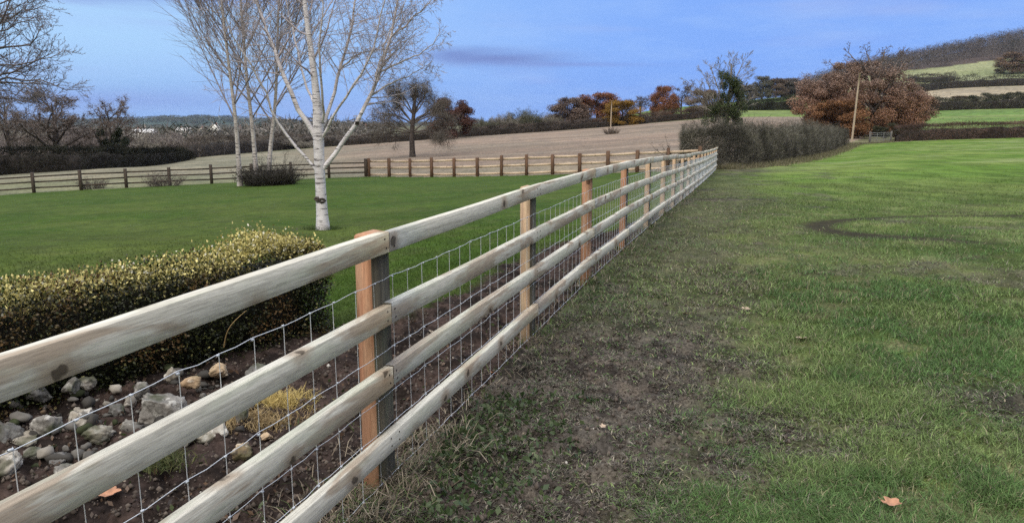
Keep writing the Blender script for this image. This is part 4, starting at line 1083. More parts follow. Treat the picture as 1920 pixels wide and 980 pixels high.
# ivy-clad tree at the head of the boundary hedge
def ivy_tree():
    rng = np.random.RandomState(55); Y0 = 44; mm = Y0 / FPX; x = acol(1362) * Y0; base = np.array([x, Y0, float(H0(x, Y0))])
    out = []; P = dict(n=6, wig=.12, up=[0, .03, .03, .02], tip=.35, max=4, kids=[7, 6, 5, 4], t0=.3, ang=(20, 50), lf=.50, rf=.5, rmin=.011)
    top = (base[2], zpy(Y0, 108))
    tr = spline([base, at(1362, 230, Y0), at(1366, 190, Y0), at(1370, 150, Y0), at(1372, 120, Y0)], 9); out.append((tr, np.linspace(.17, .03, 9), 0))
    def limb(path, r, c): 
        pts = spline([at(a, b, Y0 + rng.uniform(-.5, .5)) for a, b in path], 9); rad = np.linspace(r, .012, 9); out.append((pts, rad, 1)); kids(out, pts, rad, 2.1, 1, P, rng, count=c, t0=.3)
    limb([(1362, 240), (1345, 215), (1325, 192), (1300, 178)], .06, 9); limb([(1360, 245), (1335, 205), (1312, 180), (1296, 160)], .05, 9)
    limb([(1362, 235), (1340, 190), (1325, 150), (1315, 132)], .05, 8); limb([(1366, 200), (1355, 165), (1350, 130), (1348, 118)], .05, 9)
    limb([(1370, 180), (1380, 145), (1390, 125), (1398, 112)], .05, 8); limb([(1370, 170), (1372, 135), (1368, 112)], .04, 8)
    limb([(1368, 200), (1385, 175), (1396, 160)], .04, 6)
    limb([(1362, 240), (1340, 210), (1318, 200), (1290, 195)], .05, 9); limb([(1362, 238), (1335, 195), (1310, 168), (1285, 150)], .05, 9); limb([(1364, 220), (1350, 175), (1338, 145), (1330, 120)], .05, 9); limb([(1368, 190), (1388, 150), (1402, 135)], .045, 8); limb([(1366, 225), (1388, 205), (1404, 190)], .045, 8)
    root = tree_from('ivy_clad_tree', base, out, 'bare many-limbed tree with a dark green ivy column behind the start of the boundary hedge', 'tree', MPALEB, MPALEB, 1, (7, 3))
    ch = [(1362, 225, .42), (1355, 205, .42), (1372, 205, .42), (1348, 185, .36), (1366, 185, .5), (1380, 180, .36), (1360, 165, .42), (1376, 160, .36), (1344, 205, .38), (1368, 145, .3), (1385, 200, .36), (1355, 235, .4), (1378, 225, .4), (1340, 225, .3), (1352, 150, .22), (1386, 152, .22)]
    bl = []
    for _ in range(70):
        b_ = rng.uniform(140, 245); t_ = (b_ - 140) / 105; c_ = 1366 - 4 * t_; a_ = c_ + rng.uniform(-1, 1) * (14 + 30 * t_ ** .7)
        bl.append(tuple(at(a_, b_, Y0 + rng.uniform(-.7, .7)) - base) + (rng.uniform(.12, .36),))
    o = ivy_on(root, bl, 24000, 8, C(.022, .034, .013), C(.095, .12, .042), .055)
ivy_tree()

# the big brown oak with bare top
def big_oak():
    rng = np.random.RandomState(66); Y0 = 120; mm = Y0 / FPX; x = acol(1640) * Y0; base = np.array([x, Y0, float(H0(x, Y0))])
    out = []; P = dict(n=5, wig=.2, up=[0, .03, .02, .02], tip=.4, max=4, kids=[8, 7, 6, 5], t0=.2, ang=(25, 65), lf=.48, rf=.5, rmin=.025)
    tr = spline([base, base + np.array([0, 0, 2.5]), at(1636, 190, Y0), at(1625, 150, Y0), at(1615, 115, Y0)], 9); out.append((tr, np.linspace(.75, .15, 9), 0))
    def limb(path, r, c, L=5.5):
        pts = spline([at(a, b, Y0 + rng.uniform(-3, 3)) for a, b in path], 9); rad = np.linspace(r, .05, 9); out.append((pts, rad, 1)); kids(out, pts, rad, L, 1, P, rng, count=c, t0=.25)
    limb([(1638, 210), (1610, 175), (1580, 145), (1555, 115)], .32, 14); limb([(1636, 190), (1625, 140), (1600, 110), (1590, 97)], .3, 13)
    limb([(1638, 190), (1650, 140), (1655, 105), (1660, 92)], .3, 13); limb([(1640, 205), (1670, 160), (1690, 125), (1700, 110)], .3, 13)
    limb([(1638, 215), (1595, 200), (1550, 185), (1515, 175)], .28, 14); limb([(1642, 215), (1680, 200), (1705, 185), (1722, 180)], .26, 13)
    limb([(1640, 225), (1600, 225), (1560, 220), (1530, 215)], .22, 13); limb([(1642, 225), (1670, 222), (1700, 215)], .2, 12)
    limb([(1638, 200), (1570, 165), (1530, 160), (1510, 165)], .25, 12); limb([(1640, 190), (1632, 120), (1625, 98), (1622, 90)], .22, 11); limb([(1640, 190), (1675, 130), (1685, 112), (1690, 104)], .22, 11)
    root = tree_from('oak_tree', base, out, 'very large oak, bare on top and rust-brown below, behind the leaning telegraph pole', 'tree', MBARK, plain('oak_twigs', (.125, .10, .09), .85, nscale=.4, var=.3), 1, (8, 3))
    e, m = ends(out, 2); PP = np.concatenate([e, m]) - base; 
    # leaves hang on in the lower two thirds
    w = sstep(base[2] + 99, base[2] + 0, PP[:, 2] + base[2]); hh = PP[:, 2] / (zpy(Y0, 88) - base[2]); p = np.clip(1.0 - hh * 1.25, 0, 1) ** 1.1 + 1e-6; p /= p.sum()
    k = 60000; i = rng.choice(len(PP), k, p=p); Q = PP[i] + rng.normal(size=(k, 3)) * .45
    cl = []                       # boughs of hanging leaves
    for py_ in range(128, 250, 13):
        for px_ in range(1500, 1728, 15):
            e_ = ((px_ - 1614) / 116) ** 2 + ((py_ - 198) / 76) ** 2
            if e_ < 1: cl.append(np.concatenate([at(px_ + rng.uniform(-9, 9), py_ + rng.uniform(-8, 8), Y0 + rng.uniform(-7, 7) * math.sqrt(1.05 - e_)) - base, [rng.uniform(.7, 1.5) * (1 - .35 * (py_ < 150))]]))
    cl = np.array(cl); k2 = 75000; i = rng.randint(0, len(cl), k2); Q2 = cl[i, :3] + udir(rng, k2) * (rng.rand(k2) ** .4 * cl[i, 3])[:, None] * np.array([1.3, 1, .8])
    tn = np.concatenate([np.ones(k), (.85 + .3 * rng.rand(len(cl)))[i]]); Q = np.concatenate([Q, Q2]); k = len(Q); Q[:, 2] = np.maximum(Q[:, 2], .4)
    v, f = leaves(Q, .16 + .12 * rng.rand(k), .14, rng)
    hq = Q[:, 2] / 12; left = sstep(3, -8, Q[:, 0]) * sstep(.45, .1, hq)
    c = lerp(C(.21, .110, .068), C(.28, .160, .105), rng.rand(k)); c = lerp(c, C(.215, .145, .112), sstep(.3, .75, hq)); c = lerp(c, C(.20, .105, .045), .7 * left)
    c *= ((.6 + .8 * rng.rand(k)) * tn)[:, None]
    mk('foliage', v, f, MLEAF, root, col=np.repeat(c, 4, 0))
big_oak()
plant('leafy_3', 'oak_sapling', 1572, 112, 188, 100, (.185, .098, .05), 'low orange-brown oak bush at the foot of the big oak, left of the telegraph pole', 'tree')
plant('leafy_1', 'brown_tree', 1700, 135, 170, 90, (.155, .105, .08), 'dull brown tree merged with the right flank of the big oak', 'tree')
plant('leafy_2', 'brown_tree', 1887, 610, 98, 58, (.16, .115, .085), 'round brown tree on the hillside field below the woodland at the right edge', 'tree')
plant('leafy_3', 'brown_tree', 1800, 300, 180, 60, (.13, .10, .07), 'small brown tree at the lower edge of the pale tan hillside field', 'tree')
plant('ivy_1', 'evergreen_tree', 1855, 290, 175, 65, (.04, .052, .03), 'dark evergreen clump at the right of the tan hillside field', 'tree')
plant('ivy_2', 'evergreen_tree', 1908, 280, 172, 60, (.045, .05, .03), 'dark evergreen clump at the right edge above the lower green field', 'tree')
plant('ivy_1', 'evergreen_bush', 1688, 104, 232, 75, (.050, .052, .03), 'dark green bush right beside the field gate', 'bush')

# ------------------------------------------------------------------ hedges of the fields
def hedge(name, path, h, w, n, c0, c1, label, seed, size=.25, wid=.025, up=.6, core0=0.0, shag=0.1, cat='hedge', rag=.25, leafy=0, hv=None, bias=1.0):
    rng = np.random.RandomState(seed); P = np.array(path, float)
    L = np.concatenate([[0], np.cumsum(np.linalg.norm(np.diff(P, axis=0), axis=1))])
    s = rng.rand(n) ** bias * L[-1]; x = np.interp(s, L, P[:, 0]); y = np.interp(s, L, P[:, 1])
    i = np.clip(np.searchsorted(L, s) - 1, 0, len(P) - 2); d = np.diff(P, axis=0)[i]; d /= np.linalg.norm(d, axis=1, keepdims=True)
    nx, ny = -d[:, 1], d[:, 0]
    hh = h * (1 - rag * .5 + rag * NA.fbm(s / (h * 1.2) + seed, s * 0 + seed, 4) * 1.2)
    if hv: hh = hh * np.interp(s / L[-1], hv[0], hv[1])
    ww = w * (.85 + .3 * NB.fbm(s / h + seed, s * 0, 3))
    u = rng.rand(n) * 2 - 1; t = rng.rand(n)
    sh = rng.rand(n) < .7          # on the shell
    side = rng.rand(n) < .62
    u = np.where(sh & side, np.sign(u) * (.8 + .2 * rng.rand(n)), u); t = np.where(sh & ~side, .85 + .15 * rng.rand(n), t)
    u = u * (1 - .25 * t ** 3)
    X = x + nx * u * ww / 2; Yy = y + ny * u * ww / 2; Z0 = H0(X, Yy)
    t = t + (rng.rand(n) < shag) * (t > .8) * rng.rand(n) ** 2 * .30
    Q = np.stack([X, Yy, Z0 + t * hh - size * .5 + .05], -1)
    o3 = np.array([P[0][0], P[0][1], float(H0(P[0][0], P[0][1]))])
    D = udir(rng, n, up); sl_ = size * (.5 + rng.rand(n))
    if leafy: 
        V, F = leaves(Q - o3, sl_ * .5, sl_ * .4, rng); rep = 4
    else: V, F = shards(Q - o3, D, sl_, wid * (.6 + .8 * rng.rand(n)), rng); rep = 3
    cc = lerp(np.array(c0), np.array(c1), rng.rand(n) ** 1.5); pat = sstep(.3, .7, NC.fbm(s * .8, t * 2.2 + seed, 4)); cc = cc * (.55 + .9 * pat)[:, None]  # noise darkens the colour to imitate shaded gaps in the foliage
    root = thing(name, tuple(o3), label, cat)
    mk('foliage', V, F, MLEAF if leafy else MTWIG, root, col=np.repeat(cc, rep, 0))
    # woody core: solid dark slab added inside to block light
    m = max(6, int(L[-1] / (h * .6))); ss = np.linspace(core0, L[-1], m); V = []; 
    for k, q in enumerate(ss):
        xx = np.interp(q, L, P[:, 0]); yy = np.interp(q, L, P[:, 1]); j = min(max(np.searchsorted(L, q) - 1, 0), len(P) - 2); dd = P[j + 1] - P[j]; dd = dd / np.linalg.norm(dd)
        e = .35 if k in (0, m - 1) else 1
        hk = h * (.72 + .16 * rng.rand()) * e
        if hv: hk *= np.interp(q / L[-1], hv[0], hv[1])
        for (a, b) in ((-.30, -.1), (-.30, .55), (-.12, .82), (.12, .82), (.30, .55), (.30, -.1)):
            aa = a * w * e * (.9 + .2 * rng.rand()); px_, py_ = xx - dd[1] * aa, yy + dd[0] * aa
            V.append([px_ - o3[0], py_ - o3[1], float(H0(px_, py_)) - o3[2] + b * hk])
    F = [[k * 6 + j, k * 6 + j + 1, (k + 1) * 6 + j + 1, (k + 1) * 6 + j] for k in range(m - 1) for j in range(5)]
    V = np.array(V); mk('stems', V, np.array(F), MCORE, root)
    return root
MCORE = plain('hedge_core', (.028, .023, .019), .95, nscale=2.5, var=.5)
def ap(px, Y): return (acol(px) * Y, Y)
tw0, tw1 = (.052, .050, .040), (.15, .14, .115)
hb = hedge('field_hedge', [(FEND[0] - 1.3, 38.2), (FEND[0] + .8, 37.8), (FEND[0] + 2.2, 39.6), (20.5, 54.5), (30, 73), (41, 93.5)], 2.1, 1.8, 120000, tw0, tw1, 'long bare grey-brown boundary hedge from the end of the rail fence to the telegraph pole', 3, .30, .016, .7, rag=.42, bias=1.6, core0=4.0, shag=.30, hv=([0, .08, .25, .6, .9, 1], [.86, .88, .92, 1.0, .95, .8]))
hedge('field_hedge', [ap(-160, 60), ap(0, 65), ap(120, 68), ap(200, 74), ap(345, 98)], 1.9, 2.4, 26000, (.008, .009, .007), (.028, .028, .018), 'very dark clipped hedge on the left below the bare field trees', 11, .35, .05, .3, rag=.2, hv=([0, .5, .9, 1], [1.3, 1.1, .95, .5]))
hedge('field_hedge', [ap(640, 152), ap(880, 152), ap(1020, 154), ap(1150, 159), ap(1215, 160)], 1.9, 2.0, 20000, (.045, .036, .032), (.10, .08, .07), 'dark brown hedge along the top of the stubble field below the oaks', 12, .5, .06, .5)
hedge('field_hedge', [ap(640, 156), ap(560, 152), ap(450, 130), ap(350, 108)], 3.0, 3, 14000, (.055, .048, .04), (.12, .10, .085), 'grey-brown hedge edging the stubble field behind the slender birches', 19, .5, .06, .5)
hedge('field_hedge', [ap(1200, 164), ap(1300, 168), ap(1385, 172)], 2.2, 2.5, 9000, (.05, .037, .03), (.12, .085, .065), 'russet hedge below the green slope, left of the ivy-clad tree', 13, .5, .06, .5)
hedge('field_hedge', [ap(1385, 222), ap(1440, 232), ap(1505, 240)], 3.6, 3.5, 9000, (.018, .024, .014), (.05, .06, .035), 'dark green hedge below the green ridge, left of the big oak', 14, .6, .12, .3, hv=([0, .6, 1], [.7, 1.0, 1.4]))
hedge('field_hedge', [ap(1682, 99.5), ap(1750, 99.5), ap(1920, 99.5), ap(2150, 99)], 2.15, 1.8, 32000, (.08, .050, .042), (.165, .105, .085), 'reddish-brown clipped hedge across the far right side of the paddock', 15, .32, .03, .6, rag=.08)
hedge('field_hedge', [ap(1712, 262), ap(1800, 262), ap(1920, 262), ap(2100, 258)], 4.2, 6, 14000, (.035, .036, .024), (.10, .095, .065), 'mixed green and brown hedge above the lower green field on the right', 16, .9, .13, .4, rag=.7)
hedge('field_hedge', [ap(1700, 420), ap(1760, 445), ap(1830, 447), ap(1880, 447), ap(2050, 440)], 6, 7, 8000, (.035, .036, .026), (.085, .08, .055), 'dark hedge between the tan field and the upper pasture on the right hillside', 17, 1.4, .22, .4, rag=.9)
hedge('field_hedge', [ap(1690, 560), ap(1740, 540), ap(1780, 560)], 5, 8, 3500, (.06, .05, .04), (.11, .09, .07), 'scrubby hedge climbing the pasture right of the big oak', 18, 1.4, .22, .4, rag=.9)

def verge():
    rng = np.random.RandomState(91); n = 26000; t = rng.rand(n); 
    pts = np.array([(FEND[0] + .3, 36.6), (FEND[0] + 2.6, 38.6), (20.9, 53.4), (30.6, 72), (42, 92.5), (49, 97.2)]); L = np.concatenate([[0], np.cumsum(np.linalg.norm(np.diff(pts, axis=0), axis=1))])
    s_ = t ** 1.5 * L[-1]; x = np.interp(s_, L, pts[:, 0]); y = np.interp(s_, L, pts[:, 1]); off = rng.normal(size=n) * .35 * (.4 + 1.2 * NA.fbm(s_ * .5, s_ * 0, 3)) + .15
    x = x + .87 * off; y = y - .48 * off
    P = np.stack([x, y, H(x, y) - .01], -1); cl = NB.fbm(x * 1.3, y * 1.3, 3)
    c = lerp(C(.11, .12, .055), C(.25, .215, .145), rng.rand(n)); c = lerp(c, C(.09, .07, .055), .6 * (rng.rand(n) < .3))
    V, F, c = blades(P, None, (.12 + .30 * rng.rand(n) ** 2) * (.5 + cl), .012 + .0005 * y, rng, c, np.full(n, .5), False)
    o = mk('rough_grass', V, F, MGRASS, col=c); tag(o, 'pale rough grass along the foot of the boundary hedge', 'rough grass', kind='stuff')
verge()

# woodland masses
def wood(name, spots, hgt, rad, per, c0, c1, label, seed, size=1.6, wid=.35):
    rng = np.random.RandomState(seed); S = np.array(spots); m = len(S); n = m * per
    i = np.repeat(np.arange(m), per); hs = hgt * (.7 + .6 * rng.rand(m)); rs = rad * (.7 + .6 * rng.rand(m))
    d = udir(rng, n, .25); q = rng.rand(n) ** .35
    P = np.stack([S[i, 0] + d[:, 0] * rs[i] * q, S[i, 1] + d[:, 1] * rs[i] * q, H0(S[i, 0], S[i, 1]) + hs[i] * .45 + d[:, 2] * hs[i] * .55 * q], -1)
    V, F = shards(P, udir(rng, n, .4), size * (.5 + rng.rand(n)), wid, rng)
    ct = lerp(np.array(c0), np.array(c1), rng.rand(m)); gi = rng.rand(m) < .06; ct[gi] = C(.03, .04, .03)
    cc = ct[i] * (.7 + .6 * rng.rand(n))[:, None]
    o = mk(name, V, F, MTWIG, col=np.repeat(cc, 3, 0)); return tag(o, label, 'woodland', kind='stuff')
rng = np.random.RandomState(5)
def spots_az(rng, n, p0, p1, y0, y1):
    px = p0 + (p1 - p0) * rng.rand(n); Y = np.exp(np.log(y0) + (np.log(y1) - np.log(y0)) * rng.rand(n)); return np.stack([px, Y], -1)
sp = spots_az(rng, 2300, 1470, 2250, 640, 1120)
lowb = np.interp(sp[:, 0], [1470, 1720, 1800, 1860, 1920, 2250], [640, 715, 760, 745, 735, 700]); sp = sp[sp[:, 1] > lowb]
wood('hill_woodland', [(acol(p) * y, y) for p, y in sp], 15, 6.5, 110, (.060, .052, .052), (.135, .118, .110), 'grey-brown leafless woodland covering the hill on the right', 6, 1.9, .30)
sp = np.concatenate([spots_az(rng, 900, -250, 720, 180, 900), spots_az(rng, 900, -250, 1100, 700, 2600)])
sp = sp[(sp[:, 0] < 640) | (sp[:, 1] > 240)]
for hx, hy, hw in ((402, 640, 12), (447, 660, 9), (495, 660, 9), (344, 700, 16), (267, 600, 26), (376, 680, 8)):
    sp = sp[~((np.abs(sp[:, 0] - hx) < hw) & (sp[:, 1] < hy + 12) & (sp[:, 1] > 330))]
wood('valley_woodland', [(acol(p) * y, y) for p, y in sp], 7.5, 9, 60, (.085, .08, .075), (.17, .155, .14), 'distant leafless trees and scrub filling the valley on the left', 7, 2.2, .35)
sp = spots_az(rng, 700, -250, 900, 2600, 5200)
wood('far_woodland', [(acol(p) * y, y) for p, y in sp], 11, 40, 60, (.05, .06, .05), (.09, .09, .07), 'faint wooded line on the low hills along the left horizon', 8, 9, 2.2)

def haze():
    V, F = box_arr((0, 0, 0), (13000, 13000, 2)); V[:, 2] = np.where(V[:, 2] > 0, 190, -40)
    m = bpy.data.materials.new('haze'); m.use_nodes = True; nt = m.node_tree; nt.nodes.clear()
    pv = nt.nodes.new('ShaderNodeVolumePrincipled'); pv.inputs['Color'].default_value = (.58, .74, 1.0, 1); pv.inputs['Density'].default_value = 0.38e-4; pv.inputs['Anisotropy'].default_value = 0.0
    out = nt.nodes.new('ShaderNodeOutputMaterial'); nt.links.new(pv.outputs[0], out.inputs['Volume'])
    tag(mk('haze', V, F, m), 'thin evening haze over the valley', 'haze', kind='stuff')
HAZE = 1
if HAZE: haze()
# ------------------------------------------------------------------ small shrubs by the lawn fence
def shrub(name, px, Y, w, h, n, c0, c1, label, seed, grp=None, cat='shrub', wid=.012):
    rng = np.random.RandomState(seed); x = acol(px) * Y; base = np.array([x, Y, float(H0(x, Y))])
    a = rng.rand(n) * 6.28; q = rng.rand(n) ** .5; P0 = np.stack([np.cos(a) * q * w * .35, np.sin(a) * q * w * .2, np.zeros(n)], -1)
    out = []
    for k in range(n):
        th = q[k] * .8; d = np.array([math.cos(a[k]) * math.sin(th), math.sin(a[k]) * math.sin(th), math.cos(th)]); l = h * rng.uniform(.5, 1.1)
        p = P0[k] + np.cumsum(np.concatenate([[[0, 0, 0]], (d + rng.normal(size=(4, 3)) * .25) * l / 4]), 0); out.append((p, np.linspace(wid, wid * .4, 5)))
    root = thing(name, tuple(base), label, cat, grp)
    V, F = tubes(out, 3); mk('stems', V, F, MTW2, root)
    m = n * 40; i = rng.randint(0, n, m); j = rng.randint(1, 5, m); Q = np.array([out[a_][0][b_] for a_, b_ in zip(i, j)]) + rng.normal(size=(m, 3)) * .07
    V, F = shards(Q, udir(rng, m, .3), .10, wid * 1.3, rng); mk('twigs', V, F, MTWIG, root, col=np.repeat(lerp(np.array(c0), np.array(c1), rng.rand(m)), 3, 0))
shrub('dark_shrub', 497, 40.2, 3.4, 1.0, 300, (.012, .012, .010), (.05, .045, .035), 'low dark twiggy shrub around the feet of the slender birches', 1, wid=.02)
shrub('dark_shrub', 520, 40.6, 1.6, 1.7, 60, (.05, .045, .04), (.10, .09, .08), 'taller thin-stemmed shrub between the two right-hand slender birches', 2)
shrub('bramble', 297, 43.0, 2.2, .75, 80, (.09, .075, .065), (.17, .14, .12), 'thin brown bramble clump against the old fence, left of the slender birches', 3)
shrub('bramble', 160, 42.4, 1.7, .6, 60, (.09, .08, .07), (.17, .15, .12), 'small brown bramble clump against the old fence near its left end', 4)
shrub('weed_clump', 1146, 110, 2.2, .9, 60, (.10, .08, .06), (.17, .13, .10), 'small dry weed clump in the stubble below the little telegraph pole', 5, wid=.03)
shrub('leaning_sapling', 1277, 37.4, .7, 1.7, 12, (.03, .025, .02), (.08, .07, .06), 'few dark leaning stems at the left end of the boundary hedge', 6, wid=.02)

# ------------------------------------------------------------------ poles, gate
MPOLE = wood_mat('pole_wood', (.50, .41, .30), (.40, .32, .24), (.30, .24, .18), moss=(.40, .34, .25))
def pole(px, Y, ptop, pbase, r, label, lean, cross=False):
    x = acol(px) * Y; base = np.array([x, Y, float(H0(x, Y))]); top = at(ptop[0], ptop[1], Y); b2 = at(pbase[0], pbase[1], Y)
    dirv = (top - b2); dirv /= np.linalg.norm(dirv); bb = b2 - dirv * ((b2[2] - base[2]) / dirv[2] + .3)
    root = thing('telegraph_pole', tuple(base), label, 'pole', 'telegraph poles')
    P = np.linspace(bb, top, 6) - base; V, F = tubes([(P, np.linspace(r, r * .75, 6))], 10); F.append(np.array([list(range(50, 60))]))
    mk('shaft', V, F, MPOLE, root, smooth=False)
    t = top - base
    V, F = tubes([(np.array([t + [0, 0, .02], t + [.08, -.05, .06], t + [.30, -.08, .07]]), np.array([.03, .03, .02]))], 6); mk('bracket', V, F, MBARK, root)
    V1, F1 = box_arr(t + np.array([0, 0, .02]), (r * 1.9, r * 1.9, .06)); mk('cap', V1, F1, MPOLE, root)
pole(1599, 98, (1612, 138), (1599, 250), .135, 'tall pale wooden telegraph pole leaning right in front of the big oak', 0, True)
pole(1145, 156, (1147, 190), (1145, 237), .14, 'small distant telegraph pole at the top of the stubble field', 0)
def gate():
    Y = 97.5; x0 = xpx(1632, 262, Y); x1 = xpx(1669, 262, Y); base = np.array([x0, Y, float(H0(x0, Y))])
    root = thing('field_gate', tuple(base), 'grey metal five-bar field gate in the far corner of the paddock', 'gate'); W = x1 - x0
    m = plain('galvanised_gate', (.20, .205, .21), .5, .3, nscale=3)
    z1 = float(H0(x1, Y)) - base[2]
    for h in (.12, .32, .52, .75, 1.02, 1.25):
        V, F = tubes([(np.array([[0, 0, h], [W, 0, h + z1]]), np.array([.03, .03]))], 6); mk('bar', V, F, m, root)
    for t, hh in ((0.01, 1.25), (.33, 1.25), (.66, 1.25), (.99, 1.25)):
        V, F = tubes([(np.array([[W * t, -.02, .1 + z1 * t], [W * t, -.02, hh + z1 * t]]), np.array([.03, .03]))], 6); mk('upright', V, F, m, root)
    for t in (-.04, 1.04):
        V, F = box_arr((W * t, 0, .6 + z1 * t), (.16, .16, 1.7)); mk('gate_post', V, F, plain('gate_post_wood', (.12, .11, .10), .85, nscale=4), root)
gate()

# ------------------------------------------------------------------ far houses in the valley
def house(px, Y, w, d, h, rise, rz, wallc, roofc, label, gable=True, name='house'):
    x = acol(px) * Y; z = float(H0(x, Y)); root = thing(name, (x, Y, z), label, 'house', 'distant houses in the valley', rz=rz)
    V = np.array([[-w / 2, -d / 2, -1], [w / 2, -d / 2, -1], [w / 2, d / 2, -1], [-w / 2, d / 2, -1], [-w / 2, -d / 2, h], [w / 2, -d / 2, h], [w / 2, d / 2, h], [-w / 2, d / 2, h], [0, -d / 2, h + rise], [0, d / 2, h + rise]])
    mk('wall', V, [np.array([[0, 1, 5, 4], [1, 2, 6, 5], [2, 3, 7, 6], [3, 0, 4, 7]]), np.array([[4, 5, 8], [6, 7, 9]])], plain('render_wall', wallc, .8, nscale=1), root)
    e = .35; sl_ = rise / (w / 2); t = .18; zo = h - e * sl_ + .03
    V = []
    for yy in (-d / 2 - .2, d / 2 + .2):
        V += [[-w / 2 - e, yy, zo], [0, yy, h + rise + .03], [w / 2 + e, yy, zo], [w / 2 + e, yy, zo + t], [0, yy, h + rise + t + .05], [-w / 2 - e, yy, zo + t]]
    F4 = [[i, (i + 1) % 6, (i + 1) % 6 + 6, i + 6] for i in range(6)]; F4 += [[0, 5, 4, 1], [1, 4, 3, 2], [6, 7, 10, 11], [7, 8, 9, 10]]
    r = mk('roof', np.array(V), np.array(F4), plain('roof_tiles', roofc, .8, nscale=2), root)
    V, F = box_arr((w * .12, d * .25, h + rise + .5), (.8, .7, 1.6)); mk('chimney', V, F, plain('brick_stack', (.25, .13, .10), .9), r)
    gm = plain('window_glass', (.04, .05, .06), .15, sp=.5)
    for xx in (-w * .25, w * .25):
        for zz in ((1.4, 3.9) if h > 4 else (1.4,)):
            V, F = box_arr((xx, -d / 2 - .02, zz), (1.1, .08, 1.2)); mk('window', V, F, gm, root)
wh = (.82, .80, .76)
house(402, 640, 8.5, 9, 5.2, 4.6, 0, wh, (.62, .60, .55), 'brightest white gabled house in the valley, just left of the slender birches')
house(447, 660, 6, 8, 4.6, 3.0, 0, wh, (.20, .14, .12), 'small white gabled house between the left and middle slender birches')
house(495, 660, 7, 8, 4.8, 3.4, 0, wh, (.2, .15, .13), 'white gabled house between the middle and right slender birches')
house(344, 700, 8, 14, 4.0, 3, 1.35, (.7, .66, .62), (.45, .43, .42), 'low pale house left of the brightest white house')
house(267, 600, 9, 19, 4.5, 2.5, 1.5, wh, (.70, .70, .70), 'long low white-roofed building right of the ivy-dark oak', name='barn')
house(376, 680, 7, 9, 4.0, 3, 0.3, (.6, .55, .5), (.3, .25, .22), 'pale brown house right beside the brightest white house')
house(683, 420, 6, 8, 3.6, 2.6, .2, (.6, .58, .55), (.35, .30, .28), 'pale house glimpsed between the white birch limb and the lone bare tree')

